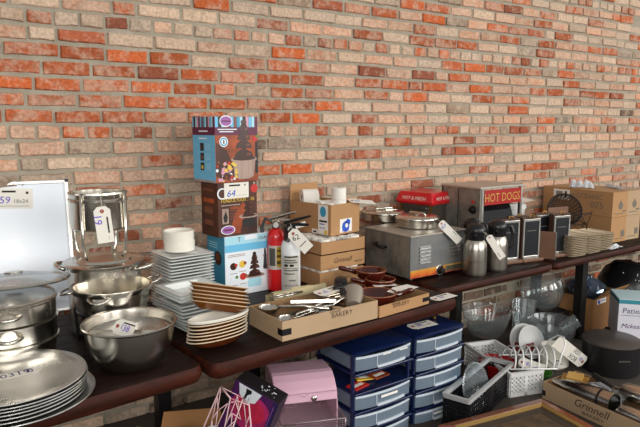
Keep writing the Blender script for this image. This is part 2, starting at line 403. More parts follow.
# ------------------------------------------------------------------ hang tags
def hang_tag(label, a, b, c, lines, group='auction tags', w=.05, tie=None):
    """card lying in the plane of corners a (hole end), b (far end along the card), c (side hint)"""
    a, b, c = Vector(a), Vector(b), Vector(c)
    u = (b - a); ln = u.length; u.normalize(); v = (c - a); v = (v - u * v.dot(u)).normalized(); n = u.cross(v)
    t = thing('price_tag', label, 'tag', a, 0, group); F = Matrix(((u.x, v.x, n.x, 0), (u.y, v.y, n.y, 0), (u.z, v.z, n.z, 0), (0, 0, 0, 1)))
    q = MB(); h = w / 2; cc = w * .25
    q.panel(F, [(cc, -h), (ln, -h), (ln, h), (cc, h), (0, h - cc), (0, -h + cc)], .0012)
    q.m = 1; q.disc(F, w * .3, 0, w * .13, .0018)
    for (s, uu, vv, size, mi, rot) in lines:
        q.m = mi
        if s == '-': q.rect(F @ Matrix.Translation((uu, vv, .0012)) @ Matrix.Rotation(rot, 4, 'Z'), 0, 0, size, size * .09, .0006)
        else: q.text(F, s, uu, vv, size, .0020, rot=rot)
    q.build('card', [TAGP, mat('tag_eyelet', (150, 70, 60), .6), PURP, GREYINK, BLKINK], t)
    if tie is not None:
        s = MB(); p1 = Vector(tie) - a; p0 = F @ Vector((w * .3, 0, .002)); mid = (p0 + p1) * .5 + Vector((0, 0, .004))
        s.tube([p0, mid, p1], .0009, 6); s.build('string', STRING, t)
    return t

# ------------------------------------------------------------------ whiteboard
def whiteboard():
    br = PY(78, 314, -.150); br.z = TZ
    gq = PY(14, 249, -.115); n = ((CP + UP * .16 - gq).normalized() + (CP - gq).normalized()).normalized(); u = Vector((0, 0, 1)).cross(n); u = -u if u.x < 0 else u; u.normalize(); v = n.cross(u); v = v if v.z > 0 else -v
    w = .95; h = (zat(br.x, br.y + .10, 180) - TZ) / .985; th = .018
    t = thing('whiteboard', 'large white dry-erase board with silver frame leaning against the brick wall', 'whiteboard', br)
    t.matrix_world = Matrix(((u.x, v.x, n.x, br.x), (u.y, v.y, n.y, br.y), (u.z, v.z, n.z, br.z + .004), (0, 0, 0, 1)))
    q = MB(); q.box(-w, 0, 0, h, -th, -.004); q.build('board', BOARD, t)
    q = MB()
    for (x0, x1, y0, y1) in ((-w, 0, 0, .014), (-w, 0, h - .014, h), (-w, -w + .014, 0, h), (-.014, 0, 0, h)): q.box(x0, x1, y0, y1, -th - .003, .002)
    q.build('frame', ALU, t, bevel=.002)
    for cx in (0, -w):
        for cy in (0, h):
            q = MB(); s = .012 if cy else .016; q.box(cx - s, cx + s * .25, cy - s * .8, cy + s * .3, -th - .004, .004) if cx == 0 else q.box(cx - s * .25, cx + s, cy - s * .8, cy + s * .3, -th - .004, .004)
            o = q.build('corner_cap', BLACK, t, bevel=.002); o['label'] = 'black corner cap'
    # paper sticker
    q = MB(); F = Matrix.Translation((-.285, h - .05, -.0035)) @ Matrix.Rotation(rad(-3), 4, 'Z')
    q.rect(F, 0, -.06, .145, .025); q.m = 1; q.text(F, '59', .038, -.038, .042, .0014, shear=.1); q.m = 2; q.text(F, '18x24', .100, -.036, .023, .0014)
    q.m = 3; q.rect(F, .028, .008, .08, .016, .0014); q.rect(F, .118, .002, .128, .012, .0014); q.rect(F, .02, -.050, .13, -.0485, .0012); q.m = 4; q.disc(F, .012, -.028, .007, .0014)
    o = q.build('paper_sticker', [TAGP, PURP, GREYINK, BLKINK, mat('tag_eyelet', (150, 70, 60), .6)], t); o['label'] = 'white lot sticker with purple 59'
    return t
whiteboard()

def loop_handle(q, ang, r, z, wdt, out, rt, drop=0, n=10):
    """strap handle around the rim at angle ang"""
    pts = []
    for k in range(n + 1):
        s = -1 + 2 * k / n; a = s * wdt / 2; o = out * (1 - abs(s) ** 2.6)
        x, y = r + o - .003, a; pts.append((x * math.cos(ang) - y * math.sin(ang), x * math.sin(ang) + y * math.cos(ang), z - drop * (1 - abs(s) ** 2)))
    q.tube(pts, rt, 8)

# ------------------------------------------------------------------ tiered steamer pot + askew glass lid (left edge)
def left_pot():
    c = P(8, 297, TZ + .225); R = .146
    t = thing('steamer_pot', 'tiered stainless steel pot at the left edge with spout and loop handles', 'pot', (c.x, c.y, TZ))
    z = 0
    q = MB(); q.lathe([(.001, 0), (.122, 0), (.134, .012), (R - .004, .075), (R + .004, .085), (R + .004, .089), (R - .002, .091), (R - .006, .085), (.132, .02), (.001, .012)], 56); q.build('lower_pan', STEEL, t, smooth=True)
    q = MB(); q.lathe([(R - .006, .0885), (R, .095), (R, .143), (R + .005, .150), (R + .005, .154), (R - .006, .153), (R - .008, .100), (.001, .096)], 56); q.build('middle_tier', STEEL, t, smooth=True)
    q = MB(); q.lathe([(R - .007, .155), (R - .002, .160), (R, .214), (R + .006, .220), (R + .006, .224), (R - .005, .224), (R - .008, .165), (.001, .162)], 56); q.build('top_tier', STEEL, t, smooth=True)
    fa = math.atan2(CP.y - c.y, CP.x - c.x)
    for zz, a in ((.195, fa - .05), (.125, fa - .05), (.195, fa + PI), (.125, fa + PI)):
        q = MB(); loop_handle(q, a, R, zz, .075, .040, .007); q.build('handle', STEEL, t, smooth='all')
    q = MB(); d = Vector((math.cos(fa), math.sin(fa), 0))
    q.tube([d * (R - .01) + Vector((0, 0, .045)), d * (R + .035) + Vector((0, 0, .040))], [.012, .010], 12); q.build('spout', STEEL, t, smooth=True)
    # flat glass cover sitting on the pot
    c2 = Vector((c.x, c.y, TZ + .226))
    l = thing('glass_pot_lid', 'flat glass lid with steel rim lying level on the left-edge pot', 'lid', c2)
    q = MB(); q.lathe([(.001, .012), (.08, .010), (R - .006, .001), (R - .006, -.0005), (.08, .007), (.001, .009)], 48); q.build('pane', GLASS2, l, smooth=True)
    q = MB(); q.tube([((R - .001) * math.cos(2 * PI * k / 48), (R - .001) * math.sin(2 * PI * k / 48), .002) for k in range(48)], .0035, 8, True); q.build('rim', STEEL, l, smooth=True)
    # larger lid askew on top
    c3 = P(14, 281, TZ + .250); Rl = .180
    l = thing('glass_pot_lid', 'big domed glass lid tilted askew above the left-edge pot', 'lid', c3, rot=(0, 0, 0))
    l.rotation_euler = (Matrix.Rotation(rad(-5), 3, RT) @ Matrix.Rotation(rad(-3), 3, FH)).to_euler()
    prof = [(.012, .030), (.06, .027), (.12, .017), (Rl - .006, .002), (Rl - .006, -.001), (.12, .013), (.06, .023), (.012, .026)]
    q = MB(); q.lathe(prof, 56, closed=True); q.build('pane', GLASS2, l, smooth=True)
    q = MB(); q.lathe([(Rl - .008, -.004), (Rl, -.006), (Rl + .004, -.001), (Rl, .006), (Rl - .008, .005)], 56, closed=True); q.build('rim', STEEL, l, smooth=True)
    q = MB(); q.lathe([(.004, .024), (.030, .030), (.030, .034), (.001, .036)], 24); q.build('knob', STEEL, l, smooth=True)
    q = MB(); q.tube([Vector((.012, -.19, -.012)), Vector((.05, -.11, -.036)), Vector((.09, -.04, -.0295)), Vector((.16, .02, -.012))], .005, 8)
left_pot()

# ------------------------------------------------------------------ stack of round trays, front left
def tray_stack():
    N = 7; pitch = .0098; ztop = TZ + .004 + N * pitch + .012
    c = P(10, 371, ztop)
    for k in range(N):
        i = N - 1 - k     # k = 0 topmost
        R = .207 if k < N - 1 else .220
        dx = random.uniform(-.004, .004) + (.010 if k == N - 1 else 0); dy = random.uniform(-.004, .004)
        lab = 'round aluminium serving tray, %s of the stack at the front left' % nth(k, N) if k else 'round aluminium serving tray on top of the front-left stack, marked with tape'
        t = thing('serving_tray', lab, 'tray', (c.x + dx, c.y + dy, TZ + .002 + i * pitch), 0, 'round trays in the front-left stack')
        q = MB(); e = .0016
        prof = [(.001, 0), (R - .045, 0), (R - .034, .0075), (R - .006, .010), (R, .0085), (R + .0015, .010), (R, .0122), (R - .006, .0120), (R - .035, .0098), (R - .046, .0022), (.001, .0022)]
        q.lathe(prof, 72); q.build('body', ALU, t, smooth=True)
        if k == 0:
            a = P(-12, 375.5, ztop - .006) - t.location; bb = P(36, 364.5, ztop - .006) - t.location; u = (bb - a); ln = u.length; u.normalize(); v = Vector((-u.y, u.x, 0))
            F = Matrix(((u.x, v.x, 0, a.x), (u.y, v.y, 0, a.y), (0, 0, 1, .0023), (0, 0, 0, 1)))
            q = MB(); q.rect(F, 0, -.022, ln, .022, .0004); q.m = 1; q.text(F, '0319', ln * .55, -.013, .042, .0008); q.text(F, '0', ln * .86, -.013, .042, .0008); q.rect(F, ln * .55, .016, ln * .95, .0195, .0006)
            o = q.build('masking_tape', [TAGP, mat('tape_writing', (44, 40, 90), .8)], t); o['label'] = 'strip of white tape with handwritten lot number'
tray_stack()

# ------------------------------------------------------------------ rear pot with canister on top, front pot on stand
def rear_pots():
    fa = math.atan2(CP.y + .2, CP.x - .7)
    c = P(104, 260.5, TZ + .27); R = .134; zt = .266
    t = thing('stock_pot', 'lidded steel pot with side handles standing below the tall canister', 'pot', (c.x, c.y, TZ))
    q = MB(); q.lathe([(.001, 0), (R - .012, 0), (R, .012), (R, zt - .008), (R + .006, zt - .003), (R + .006, zt), (R - .002, zt), (R - .004, zt - .01), (R - .004, .02), (.001, .012)], 56); q.build('body', STEEL, t, smooth=True)
    q = MB(); q.lathe([(R + .014, zt + .0005), (R + .018, zt + .004), (R + .012, zt + .009), (.110, zt + .011), (.104, zt + .019), (.02, zt + .026), (.001, zt + .026), (.001, zt + .022), (.1, zt + .006), (R, zt + .0005)], 56); q.build('lid', STEEL, t, smooth=True)
    for a in (math.atan2(RT.y, RT.x), math.atan2(-RT.y, -RT.x)):
        q = MB(); loop_handle(q, a, R + .004, zt - .02, .095, .052, .008, drop=-.012); q.build('handle', STEEL, t, smooth='all')
    # canister on four legs standing on the pot's lid
    zb = TZ + zt + .0265; p = P(101, 251, zb); cx, cy = p.x, p.y
    p = Vector((c.x - .010, c.y + .0, zb)); cx, cy = p.x, p.y
    ztop = zat(cx, cy, 191) - zb; zcan = zat(cx, cy, 228) - zb; Rc = .105
    k = thing('steel_canister', 'tall shiny steel canister held up on four rod legs above the pots', 'canister', (cx, cy, zb))
    q = MB(); q.lathe([(.001, zcan), (Rc - .010, zcan), (Rc, zcan + .008), (Rc, ztop - .012), (Rc + .004, ztop - .006), (Rc + .003, ztop), (Rc - .004, ztop - .002), (Rc - .005, ztop - .03), (Rc - .005, zcan + .02), (.001, zcan + .012)], 48); q.build('body', STEEL, k, smooth=True)
    q = MB(); q.lathe([(Rc + .0005, ztop - .036), (Rc + .004, ztop - .034), (Rc + .004, ztop - .026), (Rc + .0005, ztop - .024)], 48, closed=True); q.build('band', STEEL, k, smooth=True)
    for a in (fa - .55, fa + 1.02, fa + 2.59, fa - 2.12):
        rr = Rc + .006; x, y = rr * math.cos(a), rr * math.sin(a); x2, y2 = (rr - .02) * math.cos(a), (rr - .02) * math.sin(a)
        q = MB(); q.tube([(x, y, ztop - .005), (x, y, .06), (x * .93, y * .93, .02), (x2, y2, .001)], .0055, 8); q.build('leg', BLACKM if 0 else STEEL, k, smooth='all')
    # its tag
    d = Vector((math.cos(fa), math.sin(fa), 0)); s = Vector((-d.y, d.x, 0))
    a = Vector((cx, cy, zb + ztop - .045)) + d * (Rc + .016) + s * .012
    hang_tag('white tag with purple 61 tied to the tall steel canister', a, a + Vector((0, 0, -.135)) + s * .012, a + s * .05,
             [('61', .050, -.004, .040, 2, PI), ('-', .04, .012, .06, 4, 0), ('-', .112, .012, .012, 3, 0)], w=.058, tie=a + Vector((0, 0, .05)) - d * .012)
    # front pot
    c = P(112, 284, TZ + .208); R = .136; zt = .208; zb = .108
    t = thing('chafing_pan', 'round steel chafing pan on a black-legged stand in front of the lidded pot', 'pan', (c.x, c.y, TZ))
    q = MB(); q.lathe([(.001, zb), (R - .03, zb), (R - .010, zb + .014), (R - .004, zt - .022), (R + .006, zt - .018), (R + .010, zt - .008), (R + .012, zt), (R - .002, zt - .001), (R - .006, zt - .02), (R - .014, zb + .02), (.001, zb + .008)], 64); q.build('bowl', STEEL, t, smooth=True)
    aR = math.atan2(RT.y, RT.x)
    for a, dz in ((aR + .45, .012), (aR + PI + .35, -.01), (fa - .3, -.012)):
        q = MB(); loop_handle(q, a, R + .006, zt - .006 + dz * .4, .085, .040, .0045, drop=-dz * 1.2); q.build('handle', STEEL, t, smooth='all')
    q = MB(); q.tube([((R - .012) * math.cos(2 * PI * j / 40), (R - .012) * math.sin(2 * PI * j / 40), zb + .012) for j in range(40)], .007, 8, True); q.build('stand_ring', BLACKM, t, smooth='all')
    for a in (fa - .62, fa + .45, fa + 1.6, fa + 2.7, fa - 1.7):
        q = MB(); x, y = math.cos(a), math.sin(a); tx, ty = -y, x; w = .011; r0, r1 = R - .010, R - .004
        q.loft([[(r0 * x - tx * w, r0 * y - ty * w, 0), (r0 * x + tx * w, r0 * y + ty * w, 0), (r1 * x + tx * w * 1.6, r1 * y + ty * w * 1.6, zb + .02), (r1 * x - tx * w * 1.6, r1 * y - ty * w * 1.6, zb + .02)],
                [((r0 + .005) * x - tx * w, (r0 + .005) * y - ty * w, 0), ((r0 + .005) * x + tx * w, (r0 + .005) * y + ty * w, 0), ((r1 + .005) * x + tx * w * 1.6, (r1 + .005) * y + ty * w * 1.6, zb + .02), ((r1 + .005) * x - tx * w * 1.6, (r1 + .005) * y - ty * w * 1.6, zb + .02)]], True, True)
        q.build('leg', BLACKM, t)
    q = MB(); q.lathe([(.001, 0), (.05, 0), (.055, .005), (.052, .045), (.030, .05), (.001, .05)], 24); q.build('burner_cup', BLACKM, t, smooth=True)
rear_pots()

# ------------------------------------------------------------------ mixing bowl with a tag in it
def mixing_bowl():
    zr = .155; c = P(129.5, 320, TZ + zr); R = .160; K = .94
    t = thing('mixing_bowl', 'large brushed steel mixing bowl at the table front with a tag inside', 'bowl', (c.x, c.y, TZ))
    out = [(.001, 0), (.075, 0), (.098, .006), (.125, .035), (.143, .080), (.151, .125), (.153, zr - .008), (R, zr - .004), (R + .003, zr), (R, zr + .004)]
    inn = [(.152, zr), (.1495, zr - .012), (.147, .125), (.139, .082), (.121, .038), (.095, .010), (.07, .005), (.001, .005)]
    q = MB(); q.lathe([(r * K, z * .97) for r, z in out + inn], 72); q.build('body', BRUSH, t, smooth=True)
    b = thing('half_pan_divider', 'grey metal disc with a straight centre seam lying inside the large mixing bowl', 'pan lid', (c.x, c.y, TZ + .112), rot=(rad(2), 0, math.atan2(RT.y, RT.x)))
    q = MB(); q.lathe([(.001, 0), (.133, 0), (.135, .003), (.133, .005), (.001, .004)], 56); q.build('disc', ALU, b, smooth=True)
    q = MB(); q.box(-.131, .131, -.0025, .0025, .004, .010); o = q.build('seam_bar', STEEL, b)
    a = P(118, 324, TZ + .138); e = P(133, 337, TZ + .139)
    a = Vector((c.x, c.y, TZ + .126)) - RT * .050 + FH * .000 + Vector((0, 0, .012)); e = a + RT * .078 - FH * .045 + Vector((0, 0, -.006))
    hang_tag('white tag with purple writing lying in the large mixing bowl', a, e, a + RT * .03 + FH * .04 + Vector((0, 0, .06)), [('1', .035, -.006, .03, 2, 0), ('38', .056, -.010, .03, 2, 0), ('-', .035, .014, .05, 4, 0)], w=.052)
mixing_bowl()

# ------------------------------------------------------------------ square plates, shallow square bowls, ramekins
def plate_proto(w, label, cat='plate', deep=.012, nm='square_plate', rimw=.02, grp=None):
    t = thing(nm, label, cat, (0, 0, 0), 0, grp); q = MB(); r = .008; e = .004; i = w - 2 * rimw
    q.loft([rsq(i * .86, i * .86, r, 0), rsq(w * .985, w * .985, r, deep - e * .6), rsq(w, w, r, deep), rsq(w * .985, w * .985, r, deep + .001), rsq(i, i, r, deep - .001), rsq(i * .86, i * .86, r * .8, e)], True, True)
    q.build('body', PLATE, t, smooth=True); return t
def plates():
    # rear stack
    N = 19; pitch = .0132; w = .209; zt = TZ + N * pitch + .002
    f = P(170.0, 258.2, zt); rr = P(216.5, 251.4, zt); yaw = yaw2(f, rr); Rm = Matrix.Rotation(yaw, 4, 'Z'); base = f + Rm @ Vector((w / 2, w / 2, 0))
    grp = 'square plates in the rear stack'; pr = None
    for k in range(N):
        i = N - 1 - k; lab = 'square white plate, %s of the tall stack under the white ramekins' % nth(k, N)
        loc = (base.x + random.uniform(-.004, .004) - .004 * (k / N), base.y + random.uniform(-.004, .004), TZ + .001 + i * pitch)
        if pr is None: pr = plate_proto(w, lab, grp=grp); put(pr, loc, yaw)
        else: dup(pr, loc, yaw + random.uniform(-.02, .02), lab)
    # ramekins
    for k, (px, py, dz) in enumerate(((179.5, 249, 0), (179, 239, .0435))):
        c = P(px, py, zt + .0) if k == 0 else Vector((pc.x - .002, pc.y, 0)); pc = c if k == 0 else pc
        r = .0665
        t = thing('ramekin', ['lower round white ramekin of the pair on the square plate stack', 'upper round white ramekin of the pair on the square plate stack'][k], 'ramekin', (c.x, c.y, zt - .0055 + dz), 0, 'white ramekins')
        q = MB(); q.lathe([(.001, 0), (r - .006, 0), (r, .004), (r + .001, .038), (r + .002, .044), (r - .001, .0475), (r - .006, .045), (r - .008, .012), (.001, .009)], 40); q.build('body', WHITE, t, smooth=True)
    # front stack: wide plates below, three shallow square bowls on top
    N = 8; pitch = .0132; w = .193; z1 = TZ + N * pitch + .002
    f = P(181, 308, z1); yaw = yaw + .05; Rm = Matrix.Rotation(yaw, 4, 'Z'); base = f + Rm @ Vector((w / 2, w / 2, 0)); pr = None
    for k in range(N):
        i = N - 1 - k; lab = 'square white plate, %s below the shallow square bowls of the short stack' % ('first' if k == 0 else nth(k, N) )
        loc = (base.x + random.uniform(-.003, .003) + .002 * k, base.y + random.uniform(-.003, .003) - .002 * k, TZ + .001 + i * pitch)
        if pr is None: pr = plate_proto(w, lab, grp='square plates in the short front stack'); put(pr, loc, yaw)
        else: dup(pr, loc, yaw + random.uniform(-.02, .02), lab)
    pr = None; w = .212
    f = P(181, 298, z1 + .046); base = f + Rm @ Vector((w / 2 - .004, w / 2 + .004, 0))
    for k in range(3):
        lab = 'shallow square white bowl, %s on the short plate stack' % ('uppermost of three', 'middle of three', 'lowest of three')[k]
        loc = (base.x, base.y, z1 + .001 + (2 - k) * .0125)
        if pr is None: pr = plate_proto(w, lab, 'bowl', .026, 'square_bowl', .030, 'shallow square bowls'); put(pr, loc, yaw)
        else: dup(pr, loc, yaw + random.uniform(-.015, .015), lab)
plates()

# ------------------------------------------------------------------ oval au gratin dishes
def oval_proto(L, Wd, h, body, inner, label, grp, rimm=None):
    t = thing('oval_dish', label, 'dish', (0, 0, 0), 0, grp); n = 44
    def ring(s, z, ex=0):
        return [((L / 2 * s + ex) * math.copysign(abs(math.cos(2 * PI * j / n)) ** .9, math.cos(2 * PI * j / n)), (Wd / 2 * s + ex) * math.sin(2 * PI * j / n), z) for j in range(n)]
    q = MB(); q.loft([ring(.62, 0), ring(.74, h * .25), ring(.93, h * .9), ring(.965, h)], True, False)
    q.m = 1; q.loft([ring(.94, h), ring(.72, h * .3), ring(.60, .005)], False, True); q.build('body', [body, inner], t, smooth=True)
    q = MB(); q.loft([ring(.94, h - .0015), ring(.985, h - .001), ring(1, h + .0008), ring(.985, h + .0025), ring(.945, h + .0022)], closed=True); o = q.build('rim', rimm or CREAM, t, smooth=True); o['label'] = 'pale rim'
    return t
def ovals():
    L, Wd, h = .246, .127, .028
    a, bb = P(188, 344, TZ + .02), P(248, 331, TZ + .02); yaw = rad(9); c = P(218, 337, TZ + .03)
    N = 7; pitch = .0118; pr = None; g1 = 'oval dishes in the lower half of the front stack'; g2 = 'oval dishes in the upper half of the front stack'
    for k in range(N):
        i = N - 1 - k; lab = 'oval dish with wide cream rim in the middle of the brown dish stack' if k == 0 else 'dark brown oval dish with cream rim, %s below the wide cream one' % ['', 'first', 'second', 'third', 'fourth', 'fifth', 'sixth'][k]
        loc = (c.x + .0015 * i, c.y + .001 * i, TZ + .007 + i * pitch); rot = (rad(-5), 0, yaw + random.uniform(-.04, .04))
        if k == 0:
            q0 = oval_proto(L, Wd, h, BROWNG, WHITE, lab, g1); put(q0, loc, rot=rot)
            m = MB(); n = 44; q = [[((L / 2 * s) * math.cos(2 * PI * j / n), (Wd / 2 * s) * math.sin(2 * PI * j / n), z) for j in range(n)] for s, z in ((.97, h - .006), (1.02, h - .002), (1.03, h + .003), (1.0, h + .0055), (.95, h + .004))]
            m.loft(q, closed=True); m.build('wide_rim', WHITE, q0, smooth=True)
        elif pr is None: pr = oval_proto(L, Wd, h, BROWNG, BROWNG, lab, g1); put(pr, loc, rot=rot)
        else: dup(pr, loc, label=lab, rot=rot)
    z0 = TZ + N * pitch + .020; N2 = 6; pitch = .0140; pr = None; L2 = .246; h = .026
    c2 = P(219, 301, z0 + .03); c2 = Vector((c2.x * .4 + c.x * .6, c2.y * .4 + c.y * .6, 0))
    for k in range(N2):
        i = N2 - 1 - k; lab = 'amber brown oval dish, %s of the upper half of the dish stack' % nth(k, N2)
        loc = (c2.x + random.uniform(-.003, .003), c2.y, z0 + .012 + i * pitch); rot = (rad(-19), 0, rad(-56) + random.uniform(-.05, .05))
        if pr is None: pr = oval_proto(L2, .120, h, TANG, TANG, lab, g2, mat('tan_glaze', (216, 186, 150), .3)); put(pr, loc, rot=rot)
        else: dup(pr, loc, label=lab, rot=rot)
ovals()

# ------------------------------------------------------------------ boxed chocolate fountains
PBROWN = mat('print_brown', (84, 42, 24), .45, var=1, rgb2=(46, 22, 15), vscale=9)
PORANGE = mat('print_orange', (176, 78, 28), .45, var=1, rgb2=(92, 38, 20), vscale=9)
PBLUE = mat('print_sky_blue', (104, 184, 222), .45); PTEAL = mat('print_teal', (58, 150, 186), .45)
PPURP = mat('print_plum', (92, 24, 62), .45); PCHOC = mat('print_chocolate', (58, 28, 20), .35); PCHOC2 = mat('print_milk_chocolate', (112, 62, 44), .35)
PSILV = mat('print_silver', (176, 150, 136), .4, var=.35, vscale=14, stretch=(3, 3, .2)); PWHITE = mat('print_white', (226, 232, 238), .5); PYEL = mat('print_yellow', (222, 186, 70), .45); PRED = mat('print_red', (190, 40, 30), .45)
PBLK = mat('print_black', (28, 24, 26), .45); PLBLUE = mat('print_pale_blue', (166, 214, 228), .45); PGREEN = mat('print_green', (90, 130, 60), .5); PPINK = mat('print_pink', (206, 150, 170), .45); PLILAC = mat('print_lilac', (150, 90, 160), .45)
PM = [PBROWN, PORANGE, PBLUE, PTEAL, PPURP, PCHOC, PCHOC2, PSILV, PWHITE, PYEL, PRED, PBLK, PLBLUE, PGREEN, PPINK, PLILAC, TAGP, BLUEM]
MI = dict(brown=0, orange=1, blue=2, teal=3, plum=4, choc=5, milk=6, silver=7, white=8, yellow=9, red=10, black=11, pale=12, green=13, pink=14, lilac=15, tag=16, mark=17)
def fountain_print(q, F, u, v, s, cup, big=True):
    """printed picture of a tiered fountain: column of chocolate over a cup"""
    q.m = MI['choc']
    tiers = [(.20, .40), (.17, .56), (.135, .70), (.10, .83)]
    q.rect(F, u - .045 * s, v + .36 * s, u + .045 * s, v + .93 * s, .0012)
    for w, y in tiers:
        q.m = MI['choc']; q.panel(F, [(u - w * s, v + (y - .05) * s), (u + w * s, v + (y - .05) * s), (u + w * s * .8, v + (y + .035) * s), (u + .05 * s, v + (y + .09) * s), (u - .05 * s, v + (y + .09) * s), (u - w * s * .8, v + (y + .035) * s)], .0014)
        q.m = MI['milk']; q.panel(F, [(u + w * s * .25, v + (y - .02) * s), (u + w * s * .75, v + (y - .01) * s), (u + w * s * .6, v + (y + .03) * s), (u + w * s * .3, v + (y + .02) * s)], .0017)
    q.m = MI['choc']; q.disc(F, u, v + .95 * s, .06 * s, .0014, sy=.8)
    q.m = MI[cup]
    if big:
        q.panel(F, [(u - .20 * s, v + .02 * s), (u - .10 * s, v - .02 * s), (u + .10 * s, v - .02 * s), (u + .20 * s, v + .02 * s), (u + .235 * s, v + .30 * s), (u - .235 * s, v + .30 * s)], .0012)
        q.m = MI['silver']; q.disc(F, u, v + .32 * s, .27 * s, .0011, sy=.22); q.m = MI['choc']; q.disc(F, u, v + .335 * s, .24 * s, .0013, sy=.16)
    else:
        q.m = MI['silver']; q.disc(F, u, v + .30 * s, .34 * s, .0011, sy=.22); q.m = MI['choc']; q.disc(F, u, v + .315 * s, .26 * s, .0013, sy=.16)
        q.m = MI[cup]; q.panel(F, [(u - .20 * s, v - .02 * s), (u + .20 * s, v - .02 * s), (u + .24 * s, v + .14 * s), (u + .18 * s, v + .24 * s), (u - .18 * s, v + .24 * s), (u - .24 * s, v + .14 * s)], .0012)
def choc_boxes():
    A = Vector((1.149, -0.345, TZ)); w, d = .252, .175; zt = zat(A.x, A.y, 237.6); h = zt - TZ; F = FR(w, d, h)
    # bottom: white and blue
    t = thing('fountain_box', 'white and sky-blue boxed chocolate fountain at the bottom of the stack of three', 'box', A, rad(3), 'boxed chocolate fountains')
    q = MB(); q.box(0, w, 0, d, 0, h); q.build('carton', PWHITE, t, bevel=.0015)
    q = MB(); f = F['front']; q.m = MI['pale']; q.rect(f, .001, h * .80, w - .001, h * .995); q.m = MI['blue']; q.rect(f, .001, h * .74, w - .001, h * .86, .001)
    fountain_print(q, f, w * .62, h * .12, h * .58, 'pale', False)
    for i, (cu, cv, c1, c2) in enumerate(((.17, .50, 'choc', 'red'), (.36, .52, 'yellow', 'orange'), (.18, .30, 'white', 'green'), (.37, .31, 'red', 'orange'))):
        q.m = MI[c1]; q.disc(f, w * cu, h * cv, .017, .0012); q.m = MI[c2]; q.disc(f, w * cu + .014, h * cv + .004, .008, .0014)
        q.m = MI['silver']; q.rect(f, w * cu - .018, h * cv - .036, w * cu + .02, h * cv - .033, .001)
    q.m = MI['silver']
    for v_ in (.66, .685): q.rect(f, w * .06, h * v_, w * .42, h * v_ + .003, .001)
    for u0, u1, v_ in ((.80, .95, .62), (.80, .93, .60), (.80, .95, .44), (.80, .93, .42), (.06, .3, .12), (.06, .28, .10)): q.rect(f, w * u0, h * v_, w * u1, h * v_ + .003, .001)
    q.m = MI['plum']; q.text(f, 'GIA', w * .80, h * .90, .022, .0012, sx=1.2); q.text(f, 'T', w * .30, h * .90, .03, .0012)
    q.m = MI['white']; q.rect(f, w * .42, h * .92, w * .68, h * .995, .0014)
    l = F['left']; q.m = MI['teal']; q.rect(l, .001, .001, d - .001, h - .001); q.m = MI['choc']; q.disc(l, d * .62, h * .62, .034, .0012); q.m = MI['milk']; q.disc(l, d * .60, h * .64, .018, .0014)
    q.m = MI['pale']
    for v_ in (.86, .82, .78): q.rect(l, d * .12, h * v_, d * .6, h * v_ + .004, .001)
    q.m = MI['plum']; q.disc(f, w * .24, h + .012, .001)
    q.build('printed_panel', PM, t)
    # middle: brown
    A2 = Vector((A.x - .026, A.y + .006, zt)); z2 = zat(A2.x, A2.y, 183.4); h2 = z2 - zt; w2, d2 = .212, .15; F = FR(w2, d2, h2); f = F['front']; l = F['left']
    t = thing('fountain_box', 'dark brown boxed chocolate fountain in the middle of the stack of three', 'box', A2 + Vector((0, 0, .0005)), rad(6), 'boxed chocolate fountains')
    q = MB(); q.box(0, w2, 0, d2, 0, h2); q.build('carton', PBROWN, t, bevel=.0015)
    q = MB(); q.m = MI['brown']; q.rect(f, .001, .001, w2 - .001, h2 - .001, .0005)
    q.m = MI['orange']; q.panel(f, [(w2 * .30, .01), (w2 * .55, .01), (w2 * .72, h2 * .55), (w2 * .62, h2 * .62), (w2 * .40, h2 * .4)], .0007)
    fountain_print(q, f, w2 * .77, h2 * .16, h2 * .62, 'black', False)
    q.m = MI['yellow']; q.text(f, 'FONDUE FOUNTAIN', w2 * .50, h2 * .635, .024, .0014, sx=.80)
    q.m = MI['silver']; q.rect(f, w2 * .08, h2 * .57, w2 * .55, h2 * .59, .001); q.rect(f, w2 * .10, h2 * .24, w2 * .26, h2 * .52, .001)
    q.m = MI['black']; q.panel(f, [(w2 * .15, h2 * .27), (w2 * .21, h2 * .27), (w2 * .235, h2 * .36), (w2 * .19, h2 * .48), (w2 * .125, h2 * .36)], .0014)
    q.m = MI['milk']
    for v_ in (.46, .41, .36, .31): q.rect(f, w2 * .30, h2 * v_, w2 * .46, h2 * v_ + .006, .001)
    q.m = MI['orange']; q.rect(f, w2 * .30, h2 * .50, w2 * .52, h2 * .55, .001)
    q.m = MI['white']; q.disc(f, w2 * .24, h2 * .12, .038, .001, sy=.55); q.m = MI['lilac']; q.disc(f, w2 * .24, h2 * .12, .034, .0013, sy=.52); q.m = MI['plum']; q.rect(f, w2 * .14, h2 * .105, w2 * .34, h2 * .135, .0016)
    q.m = MI['red']; q.disc(f, w2 * .93, h2 * .86, .020, .0012); q.m = MI['silver']; q.disc(f, w2 * .93, h2 * .96, .007, .0014)
    q.m = MI['white']; q.disc(f, w2 * .11, h2 * .80, .026, .001); q.m = MI['brown']; q.disc(f, w2 * .115, h2 * .80, .02, .0012)
    q.m = MI['tag']; q.rect(f, w2 * .16, h2 * .70, w2 * .78, h2 * .99, .0022); q.m = MI['mark']; q.text(f, '64', w2 * .32, h2 * .735, .046, .0028, shear=.25); q.m = MI['black']; q.rect(f, w2 * .28, h2 * .925, w2 * .56, h2 * .955, .0026); q.rect(f, w2 * .67, h2 * .925, w2 * .70, h2 * .955, .0026)
    q.m = MI['silver']; q.rect(f, w2 * .44, h2 * .75, w2 * .74, h2 * .755, .0026)
